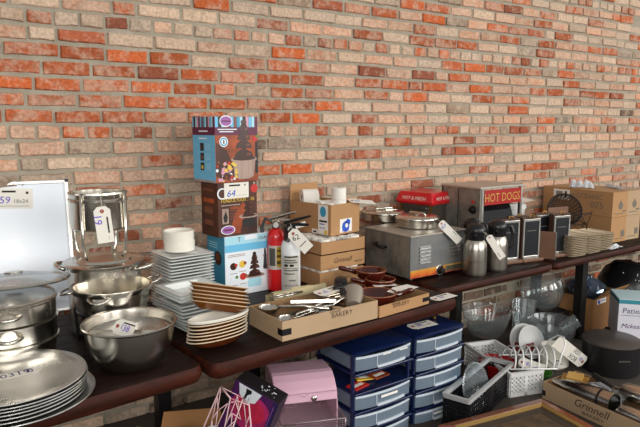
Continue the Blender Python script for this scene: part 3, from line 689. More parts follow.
    q.m = MI['orange']; q.rect(l, d2 * .15, h2 * .62, d2 * .8, h2 * .70, .001); q.m = MI['milk']; q.rect(l, d2 * .15, h2 * .84, d2 * .75, h2 * .88, .001); q.rect(l, d2 * .2, h2 * .42, d2 * .7, h2 * .54, .001); q.rect(l, d2 * .2, h2 * .2, d2 * .7, h2 * .3, .001)
    q.build('printed_panel', PM, t)
    # top: blue sided with a large fountain
    A3 = Vector((A2.x - .012, A2.y - .014, z2)); z3 = zat(A3.x, A3.y, 116.5); h3 = z3 - z2; w3, d3 = .232, .19; F = FR(w3, d3, h3); f = F['front']; l = F['left']
    t = thing('fountain_box', 'blue-sided boxed chocolate fountain on top of the stack of three', 'box', A3 + Vector((0, 0, .001)), rad(8), 'boxed chocolate fountains')
    q = MB(); q.box(0, w3, 0, d3, 0, h3); q.build('carton', PORANGE, t, bevel=.0015)
    q = MB()
    q.m = MI['orange']; q.rect(f, .001, .001, w3 - .001, h3 - .001, .0005)
    q.m = MI['brown']; q.panel(f, [(w3 * .01, h3 * .1), (w3 * .5, h3 * .1), (w3 * .25, h3 * .5), (w3 * .01, h3 * .62)], .0007)
    q.m = MI['black']; q.rect(f, w3 * .93, h3 * .12, w3 - .001, h3 * .72, .0008)
    for F_, ww in ((f, w3), (l, d3)):
        q.m = MI['plum']; q.rect(F_, .001, h3 * .72, ww - .001, h3 - .001, .0009)
        cols = ['blue', 'black', 'pale', 'pink', 'plum', 'blue', 'milk', 'teal', 'pale', 'black', 'pink', 'blue', 'pale', 'plum']
        n = len(cols)
        for i, c in enumerate(cols): q.m = MI[c]; q.rect(F_, .001 + (ww - .002) * i / n, h3 * .84, .001 + (ww - .002) * (i + .92) / n, h3 * .998, .0011)
    q.m = MI['white']; q.disc(f, w3 * .25, h3 * .93, .034, .0016, sy=.75); q.m = MI['lilac']; q.disc(f, w3 * .25, h3 * .93, .030, .0019, sy=.7); q.m = MI['plum']; q.rect(f, w3 * .16, h3 * .92, w3 * .34, h3 * .94, .0022)
    q.m = MI['white']; q.rect(f, w3 * .06, h3 * .80, w3 * .50, h3 * .815, .0013); q.rect(f, w3 * .10, h3 * .765, w3 * .42, h3 * .78, .0013)
    q.m = MI['white']; q.disc(f, w3 * .19, h3 * .62, .023, .0014); q.m = MI['teal']; q.disc(f, w3 * .19, h3 * .62, .019, .0017); q.m = MI['white']; q.disc(f, w3 * .19, h3 * .62, .013, .002); q.m = MI['choc']; q.rect(f, w3 * .175, h3 * .59, w3 * .205, h3 * .65, .0022)
    rr = random.Random(3)
    for i in range(38):
        q.m = MI[rr.choice(['yellow', 'red', 'white', 'choc', 'pink', 'brown', 'yellow', 'milk'])]; u_ = rr.uniform(.02, .48); v_ = rr.uniform(.02, .30) * (1.3 - u_); q.disc(f, w3 * u_, h3 * v_ + .004, rr.uniform(.005, .011), .0011 + i * 2e-5, 9)
    q.m = MI['pink']; q.disc(f, w3 * .25, h3 * .2, .028, .0009, sy=.5)
    fountain_print(q, f, w3 * .66, h3 * .06, h3 * .90, 'silver', True)
    q.m = MI['red']; q.disc(f, w3 * .93, h3 * .66, .014, .0015); q.m = MI['green']; q.disc(f, w3 * .97, h3 * .70, .007, .0017)
    q.m = MI['blue']; q.rect(l, .001, .001, d3 - .001, h3 * .72, .0006)
    q.m = MI['plum']; q.rect(l, .001, h3 * .72, d3 - .001, h3 * .84, .0013); q.m = MI['white']; q.rect(l, d3 * .3, h3 * .77, d3 * .7, h3 * .79, .0016)
    q.m = MI['white']; q.rect(l, d3 * .28, h3 * .66, d3 * .64, h3 * .68, .001)
    for v_, c in ((.48, 'choc'), (.33, 'milk'), (.18, 'yellow')):
        q.m = MI['black']; q.rect(l, d3 * .34, h3 * v_, d3 * .50, h3 * (v_ + .12), .001); q.m = MI[c]; q.disc(l, d3 * .42, h3 * (v_ + .05), .009, .0014); q.m = MI['pale']
        for kk in range(4): q.rect(l, d3 * .56, h3 * (v_ + .02 + .027 * kk), d3 * .80, h3 * (v_ + .028 + .027 * kk), .001)
    q.m = MI['silver']; q.rect(l, .002, .002, d3 - .002, h3 * .035, .0012)
    q.build('printed_panel', PM, t)
    q = MB(); q.box(-.022, .02, d3 - .035, d3 - .004, h3 + .0005, h3 + .002); o = q.build('loose_flap', PBROWN, t)
choc_boxes()

# ------------------------------------------------------------------ fire extinguishers
def extinguisher(label, px, pyb, R, ytop, yval, body_m, lbl, hose):
    b0 = P(px, pyb); d = Vector((b0.x - CP.x, b0.y - CP.y, 0)).normalized(); c = b0 + d * R
    h = zat(c.x, c.y, ytop) - TZ; hv = zat(c.x, c.y, yval) - TZ; fa = math.atan2(-d.y, -d.x)
    t = thing('fire_extinguisher', label, 'fire extinguisher', (c.x, c.y, TZ), 0, 'fire extinguishers')
    q = MB(); q.lathe([(.001, .004), (R - .010, 0), (R - .001, .006), (R, .018), (R, h - .045), (R * .93, h - .025), (R * .68, h - .008), (R * .40, h), (.001, h)], 36); q.build('cylinder', body_m, t, smooth=True)
    q = MB(); q.lathe([(R * .36, h - .006), (R * .42, h + .006), (R * .34, h + .018), (R * .34, hv - .012), (R * .30, hv), (.001, hv)], 20); q.build('valve', BLACKM if hose else BLACK, t, smooth=True)
    s = RT; f = -d
    # handle and lever pointing to the camera's right / up
    hm = STEEL if hose else BLACK
    q = MB(); q.tube([s * (-.015) + Vector((0, 0, hv - .004)), s * .03 + f * .012 + Vector((0, 0, hv + .006)), s * .085 + f * .03 + Vector((0, 0, hv + .006))], [.009, .009, .006], 8); q.build('carry_handle', hm, t, smooth=True)
    q = MB(); q.tube([s * (-.03) + Vector((0, 0, hv + .010)), s * .03 + f * .01 + Vector((0, 0, hv + .028)), s * .095 + f * .03 + Vector((0, 0, hv + .048))], [.007, .008, .005], 8); q.build('lever', hm, t, smooth=True)
    g = MB(); M = Matrix.Translation(f * (R * .36) + Vector((0, 0, hv - .016))) @ f.to_track_quat('Z', 'Y').to_matrix().to_4x4()
    g.lathe([(.001, .012), (.013, .012), (.015, .008), (.015, 0), (.001, 0)], 20, M); o = g.build('pressure_gauge', ALU, t, smooth=True)
    # printed label wrapped on the front
    q = MB(); a0, a1, z0, z1 = lbl[:4]; n = 14
    def arc(za, zb, a, b_, r, m):
        q.m = m; q.loft([[(r * math.cos(fa + a + (b_ - a) * k / n), r * math.sin(fa + a + (b_ - a) * k / n), z) for z in (za, zb)] for k in range(n + 1)][::1])
    arc(h * z0, h * z1, a0, a1, R + .0006, 0)
    for (za, zb, a, b_, m) in lbl[4]: arc(h * za, h * zb, a, b_, R + .0011, m)
    q.build('printed_label', [PAPER, PYEL, BLKINK, GREYINK, PRED], t)
    if hose:
        q = MB(); b1 = -s * (R + .012)
        q.tube([Vector((0, 0, hv - .006)) - s * .01, -s * .05 + Vector((0, 0, hv + .012)), b1 - s * .012 + Vector((0, 0, hv - .03)), b1 + f * .008 + Vector((0, 0, h * .55)), b1 + f * .01 + Vector((0, 0, h * .36))], [.008, .009, .009, .009, .011], 10); q.build('hose', mat('grey_rubber', (62, 64, 68), .5), t, smooth='all')
    else:
        q = MB(); q.box(-.03, .03, -.012, .012, h - .012, hv - .006); q.T = I4; q.tube([s * .01 + f * .02 + Vector((0, 0, hv - .01)), f * .05 - s * .02 + Vector((0, 0, h - .01))], [.012, .014], 10); q.build('nozzle', BLACK, t, smooth=True)
    return t, c, h, hv, d
REDX = mat('extinguisher_red', (204, 26, 30), .28, coat=.4)
extinguisher('red fire extinguisher with grey hose standing between the fountain boxes and the white one', 276.5, 292, .043, 228, 221, REDX,
             (-1.0, .9, .36, .74, [(.40, .72, .05, .62, 1), (.45, .5, .1, .55, 2), (.55, .6, .1, .55, 2), (.64, .68, .1, .55, 2), (.42, .70, -.8, -.1, 3)]), True)
t, c, h, hv, d = extinguisher('white fire extinguisher with black valve standing in front of the red one', 291, 294.5, .0455, 237, 225, mat('extinguisher_white', (226, 228, 230), .3, coat=.3),
             (-1.0, 1.0, .10, .70, [(.66, .685, -.7, .8, 2), (.60, .62, -.7, .5, 3), (.56, .58, -.7, .7, 3), (.50, .54, -.7, -.3, 2), (.50, .54, -.1, .3, 2), (.42, .44, -.7, .8, 3), (.36, .38, -.7, .4, 3), (.24, .26, -.2, .5, 3), (.15, .16, -.7, .8, 3), (.46, .47, -.7, .8, 3)]), False)
a = Vector((c.x, c.y, TZ + hv - .02)) - d * .05 + RT * .0
hang_tag('white tag with handwriting tied to the white fire extinguisher', a, a + RT * .085 + Vector((0, 0, -.085)) - d * .02, a + RT * .08 + Vector((0, 0, .04)), [('62', .05, -.008, .036, 4, 1.2), ('-', .085, -.02, .04, 4, 1.57)], w=.058, tie=a + Vector((-.0, 0, .03)) + d * .03)
t = thing('paper_tab', 'small blank white tab sticking out of the white extinguisher valve', 'tab', Vector((c.x, c.y, TZ + hv + .0)) + RT * .045 - d * .012)
q = MB(); F = Matrix(((RT.x, 0, -d.x, 0), (RT.y, 0, -d.y, 0), (0, 1, 0, 0), (0, 0, 0, 1))) @ Matrix.Rotation(.25, 4, 'Z'); q.rect(F, -.022, -.010, .028, .014, .0015); q.build('tab', PAPER, t)

# ------------------------------------------------------------------ cardboard cartons
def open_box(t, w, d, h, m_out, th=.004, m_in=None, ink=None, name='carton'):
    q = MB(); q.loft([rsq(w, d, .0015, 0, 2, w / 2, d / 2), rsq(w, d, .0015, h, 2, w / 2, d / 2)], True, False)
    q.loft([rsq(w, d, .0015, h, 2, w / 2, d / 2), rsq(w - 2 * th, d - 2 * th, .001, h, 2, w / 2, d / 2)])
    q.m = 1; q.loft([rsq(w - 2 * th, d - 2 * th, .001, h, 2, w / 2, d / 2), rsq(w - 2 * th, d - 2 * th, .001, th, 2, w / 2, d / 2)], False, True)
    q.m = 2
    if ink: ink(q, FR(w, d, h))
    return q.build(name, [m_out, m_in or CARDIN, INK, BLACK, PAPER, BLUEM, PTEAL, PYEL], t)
def paper_roll(label, loc, r=.036, L=.075, rot=(0, 0, 0), grp='paper rolls in the open carton'):
    t = thing('paper_roll', label, 'paper roll', loc, 0, grp, rot)
    q = MB(); q.lathe([(r * .28, 0), (r - .002, 0), (r, .002), (r, L - .002), (r - .002, L), (r * .28, L)], 32, closed=True); q.build('paper', PAPER, t, smooth=True)
    q = MB(); q.lathe([(r * .28, 0.001), (r * .28, L - .001), (r * .20, L - .001), (r * .20, 0.001)], 20, closed=True); o = q.build('core', INK, t, smooth=True); o['label'] = 'dark hollow core'
    return t
def cartons():
    A = Vector((1.609, -0.444, TZ)); w, d = .288, .26; yaw = rad(4)
    ys = [271.5, 255.5, 241]; z = TZ
    for k, yy in enumerate(ys):
        z1 = zat(A.x, A.y, yy); h = z1 - z - .001
        lab = ['flat bakery carton at the bottom of the carton stack, paper rolls above its rim', 'flat bakery carton in the middle of the stack with printed script on its side', 'flat bakery carton under the tall open carton, white paper rolls over its rim'][k]
        t = thing('bakery_carton', lab, 'carton', (A.x + .004 * k, A.y, z + .0005), yaw + random.uniform(-.01, .01), 'stacked bakery cartons')
        def ink(q, F, k=k, h=h):
            f = F['front']
            if k == 1:
                q.text(f, 'Grinnell', w * .48, h * .36, .036, .0008, shear=.3); q.text(f, 'BAKERY', w * .85, h * .2, .014, .0008)
            elif k == 2: q.text(f, 'BAKERY', w * .50, h * .84, .020, .0008, sx=1.4)
            else: q.text(f, 'BAKERY', w * .6, h * .25, .016, .0008)
        open_box(t, w, d, h - (.010 if k != 1 else .005), CARD, ink=ink)
        if k != 1:
            # rolls peeking over the rim
            r = .036; n = 0
            for j in range(4):
                for i in range(4):
                    n += 1
                    if 0 < j < 3 and i > 0: continue      # hidden behind the outer rows
                    R_ = Matrix.Rotation(yaw, 4, 'Z'); lx = .012 + r + i * (w - .024 - 2 * r) / 3; ly = .008 + r * .85 + j * (d - .016 - 1.7 * r) / 3
                    pz = t.location + R_ @ Vector((lx, ly, .006))
                    side = 'front' if j == 0 else ('back' if j == 3 else 'left')
                    tt = thing('paper_roll', 'white paper roll, %s along the %s rim of the %s carton' % (['first', 'second', 'third', 'fourth'][i if j in (0, 3) else j], side, 'lowest' if k == 0 else 'third'), 'paper roll', pz, 0, 'paper rolls standing in the flat cartons')
                    q = MB(); q.lathe([(r * .3, 0), (r * .82, 0), (r * .84, .002), (r * .84, h - .009), (r * .82, h - .0075), (r * .3, h - .0075)], 20, closed=True); q.build('paper', PAPER, tt, smooth=True)
        z = z1
    z += .0
    a = P(331, 236.5, z); b = P(361.3, 233.5, z); c = P(298, 231, z)
    yaw = yaw2(a, b); w = (b - a).length; d = min((c - a).length, .28); h = zat(a.x, a.y, 205.5) - z
    yl = math.atan2(c.y - a.y, c.x - a.x) - yaw
    yaw = rad(12); w, d = .222, .30
    t = thing('open_carton', 'tall open kraft carton of paper rolls on top of the bakery carton stack', 'carton', (a.x, a.y, z + .0005), yaw)
    def ink(q, F):
        f, l = F['front'], F['left']
        q.m = 4; q.rect(f, w * .30, h * .06, w * .72, h * .50, .0008); q.m = 5; q.disc(f, w * .50, h * .24, w * .13, .0014, 14); q.disc(f, w * .58, h * .37, w * .08, .0014, 12); q.m = 4; q.disc(f, w * .53, h * .27, w * .05, .0018)
        q.m = 5; q.rect(f, w * .36, h * .09, w * .62, h * .12, .0014)
        u0, u1 = d * .70, d * .93
        q.m = 4; q.rect(l, u0, h * .02, u1, h * .98, .0008); q.m = 6; q.disc(l, (u0 + u1) / 2, h * .76, .021, .0014, sy=1.3); q.m = 3; q.rect(l, u0 + .008, h * .42, u1 - .006, h * .48, .0014)
        q.m = 5; q.rect(l, u0 + .01, h * .34, u1 - .025, h * .37, .0014); q.rect(l, u0 + .01, h * .22, u1 - .02, h * .24, .0014); q.m = 7; q.disc(l, u1 - .014, h * .10, .012, .0014)
        q.m = 4; q.rect(l, u0 - .045, h * .02, u0 - .004, h * .16, .0008); q.m = 2; q.rect(l, u0 - .035, h * .05, u0 - .012, h * .11, .0012)
    open_box(t, w, d, h, CARD, ink=ink)
    # raised back flap
    q = MB(); q.box(0, w * .95, d - .002, d + .002, h, h + .085); q.build('raised_flap', CARD, t)
    R_ = Matrix.Rotation(t.rotation_euler.z, 4, 'Z'); o = Vector(t.location)
    def L(x, y, zz): return o + R_ @ Vector((x, y, zz))
    # fill: lying rolls just under the rim
    r = .036; n = 0
    for (fx, fy, dz, az) in ((.30, .22, -.062, .1), (.30, .44, -.056, -.1), (.30, .66, -.060, .15)):
        n += 1
        paper_roll('white paper roll lying just below the open carton rim, %s from the front' % ['first', 'second', 'third'][n - 1], L(w * fx - .02, d * fy, h + dz + .03), .034, .08, (PI / 2, 0, t.rotation_euler.z + PI / 2 + az))
    fil = thing('paper_filler', 'crumpled white paper filling the open carton', 'paper', L(0, 0, 0), t.rotation_euler.z)
    q = MB(); nx = 14; rn = random.Random(5)
    q.loft([[(.008 + (w - .016) * i / nx, .008 + (d - .016) * j / nx, h - .026 + rn.uniform(-.012, .012)) for i in range(nx + 1)] for j in range(nx + 1)] [:: 1])
    ff = [f for f in q.f if abs((f[1] - f[0])) == 1]; q.mi = [0] * len(ff); q.f = ff
    q.build('paper', PAPER, fil)
    # upright roll pair at front right, big lying roll at the back left
    top = L(w * .36, d * .10 + .02, h - .018)
    paper_roll('lower upright white paper roll at the front of the open carton', L(w * .50, .048, h - .034), .039, .05)
    paper_roll('upright white paper roll standing highest at the front of the open carton', L(w * .50, .048, h + .0165), .038, .062)
    bl = P(299, 190, z + h + .04)
    paper_roll('fat white paper roll with dark core lying on the back left of the open carton', L(w * .12, d * .80, h + .020), .042, .088, (PI / 2, 0, t.rotation_euler.z + rad(62)))
    ho = L(w * .72, .02, h + .004)
    hang_tag('white tag with handwriting lying over the right rim of the open carton', ho + Vector((0, 0, .004)), ho + Vector((.14, -.035, -.012)), ho + Vector((.03, .05, .015)), [('63', .045, -.010, .032, 2, 0)], w=.058)
cartons()

# ------------------------------------------------------------------ bakery box with utensils
def script_ink(w, h, s=1):
    def ink(q, F):
        f = F['front']; q.text(f, 'BAKERY', w * .60, h * .60, .027 * s, .0008, sx=1.1); q.text(f, 'Grinnell', w * .52, h * .86, .016 * s, .0008, shear=.3)
        q.m = 3; q.rect(f, -.001, h * .28, .040, h * .60, .0012); q.rect(F['left'], F['left'].translation.y - .03, h * .28, F['left'].translation.y + .001, h * .60, .0012)
    return ink
def bakery_utensils():
    A = Vector((1.074, -0.986, TZ)); B = Vector((1.542, -0.969, TZ)); yaw = yaw2(A, B); w = (B - A).length; d = .245; h = zat(A.x, A.y, 322) - TZ
    t = thing('bakery_box', 'shallow kraft bakery box full of steel utensils at the table front', 'box', (A.x, A.y, TZ + .0005), yaw)
    open_box(t, w, d, h, CARD2, ink=script_ink(w, h))
    R_ = Matrix.Rotation(yaw, 4, 'Z')
    def L(x, y, z): return A + R_ @ Vector((x, y * .83, z))
    def util(name, label, cat, x, y, z, rz, tilt=0, roll=0): return thing(name, label, cat, L(x, y, z), 0, 'kitchen utensils in the bakery box', (roll, tilt, yaw + rz))
    def ladle(label, x, y, z, rz, R, Ln, tilt=0):
        u = util('ladle', label, 'ladle', x, y, z, rz, tilt); q = MB()
        q.lathe([(.001, -.6 * R), (R * .6, -.5 * R), (R * .9, -.2 * R), (R, .12 * R), (R * .97, .12 * R), (R * .85, -.18 * R), (R * .55, -.45 * R), (.001, -.54 * R)], 28); q.build('cup', STEEL, u, smooth=True)
        q = MB(); q.tube([(R * .96, 0, .08 * R), (R * 1.2, 0, .012), (R + Ln * .5, 0, .020), (R + Ln, 0, .014)], [.006, .005, .006, .008], 8); q.build('handle', STEEL, u, smooth='all')
    ladle('steel ladle with its cup in the left back corner of the utensil box', .055, .225, .072, -.75, .040, .20, rad(2))
    ladle('steel ladle with its cup at the left front of the utensil box', .075, .10, .052, -.10, .038, .17, rad(-2))
    ladle('steel ladle with its cup at the middle front of the utensil box', .24, .075, .055, .25, .042, .14, rad(-4))
    # grey pan turned on its side
    u = util('steel_scoop', 'flat grey steel scoop lying across the utensil box', 'scoop', .13, .205, .082, -.30, rad(4), rad(-16)); q = MB()
    q.loft([[(0, -.045, 0), (.19, -.055, 0), (.19, .055, 0), (0, .045, 0)], [(0, -.045, .003), (.19, -.055, .003), (.19, .055, .003), (0, .045, .003)]], True, True); q.build('blade', mat('dark_dull_steel', (120, 116, 110), .4, .7), u, bevel=.001)
    q = MB(); q.box(0, .19, -.057, -.053, 0, .012); q.build('raised_edge', STEEL, u)
    u = util('turner', 'steel turner lying at the front left of the utensil box', 'turner', .06, .055, .06, .16, rad(-2), rad(-25)); q = MB(); q.box(0, .11, -.036, .036, 0, .0025); q.build('blade', STEEL, u, bevel=.001); q = MB(); q.tube([(.11, 0, .001), (.15, 0, .018), (.26, 0, .024)], .006, 8); q.build('handle', STEEL, u, smooth='all')
    for k, (x, y, z, rz, ln, nm) in enumerate(((.26, .13, .086, .10, .20, 'front'), (.26, .165, .092, .02, .21, 'middle'), (.25, .225, .096, -.04, .22, 'rear'))):
        u = util('kitchen_knife', 'kitchen knife with black handle, %s one of three in the utensil box' % nm, 'knife', x, y, z, rz, rad(-1)); q = MB()
        q.prism([(0, 0), (.03, -.016), (ln * .62, -.018), (ln * .62, .008), (.04, .008)], 0, .002); q.build('blade', STEEL, u)
        q = MB(); q.tube([(ln * .58, -.004, .002), (ln * .75, -.006, .003), (ln * 1.05, -.004, .003)], [.012, .013, .011], 10); q.build('handle', BLACK, u, smooth=True)
    u = util('black_grip_tool', 'black lever-handled tool sticking up at the right back of the utensil box', 'tool', .40, .225, .088, .5, rad(-12)); q = MB()
    q.tube([(-.05, 0, 0), (0, 0, .008), (.045, 0, .022)], [.012, .018, .016], 10); q.build('grip', BLACK, u, smooth=True); q = MB(); q.lathe([(.001, -.01), (.026, -.01), (.030, .0), (.026, .022), (.001, .026)], 20, Matrix.Translation((.045, 0, .012))); q.build('head', BLACK, u, smooth=True)
    u = util('measuring_scoop', 'pale grey cup scoop lying on its side in the right end of the utensil box', 'scoop', .415, .115, .070, .9, rad(62)); q = MB()
    q.lathe([(.001, -.045), (.030, -.043), (.040, .0), (.044, .045), (.041, .045), (.037, .0), (.028, -.038), (.001, -.04)], 28); q.build('cup', mat('dull_grey_metal', (150, 140, 128), .5, .4), u, smooth=True)
    u = util('wooden_scoop', 'pale wooden scoop lying low in the middle of the utensil box', 'scoop', .315, .07, .055, .5, rad(20)); q = MB(); q.lathe([(.001, -.014), (.03, -.01), (.036, .006), (.033, .006), (.026, -.004), (.001, -.008)], 24, sx=1.3); q.build('bowl', mat('pale_wood', (190, 160, 126), .6), u, smooth=True)
    # tongs at the back left
    u = util('tongs', 'thin steel tongs lying over the back left rim of the utensil box', 'tongs', .09, .262, .102, -.12, 0); q = MB()
    q.tube([(0, -.012, 0), (.08, -.014, .004), (.14, 0, .006), (.08, .014, .004), (0, .012, 0)], .004, 8); q.build('arms', STEEL, u, smooth='all')
    a = L(.265, .180, .101); hang_tag('white tag with purple writing lying on the utensils', a, a + R_ @ Vector((.165, .045, -.004)), a + R_ @ Vector((.0, .09, .010)), [('65', .055, -.012, .03, 2, .1), ('-', .09, .010, .06, 4, 0)], w=.062)
    # filling: pile that carries the utensils
    u = util('utensil_heap', 'jumble of small dark steel cutlery at the bottom of the utensil box', 'cutlery', 0, 0, 0, 0); u['kind'] = 'stuff'; del u['group']
    q = MB(); rn = random.Random(9)
    for i in range(60):
        x, y, a = rn.uniform(.05, w - .05), rn.uniform(.045, d - .045), rn.uniform(-.4, .4) + (PI if rn.random() < .5 else 0); ln = rn.uniform(.05, .085); dx, dy = math.cos(a) * min(ln, .04), math.sin(a) * min(ln, .04); z = rn.uniform(.012, .045)
        q.tube([(x - dx, y - dy, z), (x, y, z + .004), (x + dx, y + dy, z)], [rn.uniform(.003, .010), .003, .004], 6)
    o = q.build('cutlery', mat('dark_dull_steel', (120, 116, 110), .4, .7), u, smooth='all'); o['kind'] = 'stuff'
    # cream paper bag behind the box
    u = thing('paper_bag', 'flattened cream paper bag lying behind the utensil box', 'bag', L(.14, (d + .012) / .83, .0), yaw - .02)
    q = MB(); rn = random.Random(4); nx = 10
    q.loft([[(.27 * i / nx, .012 + .085 * (j if j < 6 else 5) / 5, (.085 if j else 0) + (rn.uniform(-.004, .006) + .012 * math.sin(j) if 0 < j < 6 else 0)) for i in range(nx + 1)] for j in range(6)] + [[(.27 * i / nx, .097, 0) for i in range(nx + 1)]], True, True)
    q.f = [f for f in q.f if len(f) > 4 or abs(f[1] - f[0]) == 1]; q.mi = [0] * len(q.f); q.build('bag', mat('cream_paper', (196, 182, 142), .85, var=.15, vscale=20), u)
bakery_utensils()

# ------------------------------------------------------------------ bakery box with brown glazed skillets
def skillet(label, loc, R, ang, hl=.10, h=.045, tilt=(0, 0), grp='brown glazed skillets'):
    t = thing('skillet', label, 'skillet', loc, 0, grp, (tilt[0], tilt[1], ang))
    q = MB(); q.lathe([(.001, 0), (R * .70, 0), (R * .90, h * .35), (R, h), (R * .985, h + .003), (R * .945, h), (R * .85, h * .4), (R * .66, .007), (.001, .006)], 40); q.build('bowl', MAROON, t, smooth=True)
    q = MB(); q.tube([((R - .002) * math.cos(2 * PI * k / 40) * .99, (R - .002) * math.sin(2 * PI * k / 40) * .99, h + .001) for k in range(40)], .0032, 6, True); o = q.build('rim', mat('tan_rim', (132, 76, 48), .3), t, smooth=True); o['label'] = 'tan rim'
    if hl:
        q = MB(); q.tube([(R * .93, 0, h * .75), (R + hl * .35, 0, h * .9), (R + hl * .8, 0, h * 1.1), (R + hl, 0, h * 1.15)], [.015, .010, .012, .009], 10); q.build('handle', MAROON, t, smooth='all')
def bakery_skillets():
    A = P(379.5, 318.2); B = P(429, 303.6); yaw = yaw2(A, B); w = (B - A).length; d = .375; h = zat(B.x, B.y, 293) - TZ
    t = thing('bakery_box', 'shallow kraft bakery box of brown skillets at the right end of the table', 'box', (A.x, A.y, TZ + .0005), yaw)
    def ink(q, F):
        f = F['front']; q.text(f, 'BAKERY', w * .42, h * .56, .026, .0008, sx=1.1); q.text(f, 'Grinnell', w * .30, h * .82, .015, .0008, shear=.3); q.m = 3; q.rect(f, w - .045, h * .30, w + .001, h * .68, .0012); q.rect(F['right'], -.001, h * .3, .03, h * .68, .0012)
    open_box(t, w, d, h, CARD, ink=ink)
    aL = math.atan2(-RT.y, -RT.x)
    z0 = TZ + .006
    # lower layer then the upper ones resting on it
    c = P(348, 284.5, z0 + .050); skillet('brown glazed skillet at the left back of the bakery box', (c.x + .005, c.y - .03, z0), .060, aL - 1.2, .05)
    c = P(377, 292, z0 + .055); skillet('brown glazed skillet at the front of the bakery box with handle to the right', (c.x, c.y, z0), .088, math.atan2(RT.y, RT.x) + .12, .075, .052)
    c = P(384, 282, z0 + .062); skillet('brown glazed skillet in the middle, behind the front one', (c.x + .02, c.y + .05, z0 + .013), .072, aL + .25, .075, .05)
    c = P(371, 270.5, z0 + .085); skillet('brown glazed skillet standing highest at the back of the bakery box', (c.x, c.y, z0 + .042), .074, aL - .15, .085, .045)
    for lab, px, py, rz, s in (('white paper slip lying on the right of the skillets', 403, 290.5, .3, .085), ('small white paper slip lying between two brown skillets', 385, 286.5, -.15, .055)):
        p = P(px, py, z0 + h - .008); u = thing('paper_slip', lab, 'paper', (p.x, p.y, z0 + h - .004), rz); q = MB(); q.loft([[(-s, -s * .4, .0), (-s * .3, -s * .45, .006), (s, -s * .4, .0)], [(-s, s * .4, .004), (-s * .3, s * .45, .010), (s, s * .35, .002)]]); q.f = [f for f in q.f if abs(f[1] - f[0]) == 1]; q.mi = [0] * len(q.f); q.build('slip', PAPER, u)
    a = P(428, 300.5, TZ + .001); b = P(449, 296, TZ + .001); a = P(430, 299.6, TZ + .001)
    a = Vector((1.918, -0.907, TZ + .001))
    hang_tag('white tag lying flat at the right end of the middle table', a, a + Vector((.14, .012, 0)), a + Vector((0, .1, 0)), [('66', .06, -.012, .03, 2, 0), ('-', .05, .014, .07, 4, 0)], w=.062)
bakery_skillets()

# ------------------------------------------------------------------ worn steel warmer with decal, two pans on it
def flame_mat():
    m = bpy.data.materials.new('flame_decal'); m.use_nodes = True; N = m.node_tree.nodes; L = m.node_tree.links; b = N['Principled BSDF']; b.inputs['Roughness'].default_value = .4
    tc = N.new('ShaderNodeTexCoord'); sp = N.new('ShaderNodeSeparateXYZ'); L.new(tc.outputs['Object'], sp.inputs['Vector'])
    n = N.new('ShaderNodeTexNoise'); n.inputs['Scale'].default_value = 22; L.new(tc.outputs['Object'], n.inputs['Vector'])
    a = N.new('ShaderNodeMath'); a.operation = 'MULTIPLY_ADD'; a.inputs[1].default_value = 12; L.new(sp.outputs['Z'], a.inputs[0])
    s = N.new('ShaderNodeMath'); s.operation = 'MULTIPLY_ADD'; s.inputs[1].default_value = .5; s.inputs[2].default_value = -.25; L.new(n.outputs['Fac'], s.inputs[0]); L.new(s.outputs[0], a.inputs[2])
    r = N.new('ShaderNodeValToRGB'); e = r.color_ramp.elements; e[0].position = .12; e[0].color = (*lin((150, 34, 22)), 1); e[1].position = .85; e[1].color = (*lin((196, 176, 60)), 1)
    k = r.color_ramp.elements.new(.42); k.color = (*lin((206, 108, 34)), 1)
    L.new(a.outputs[0], r.inputs['Fac']); L.new(r.outputs['Color'], b.inputs['Base Color']); return m
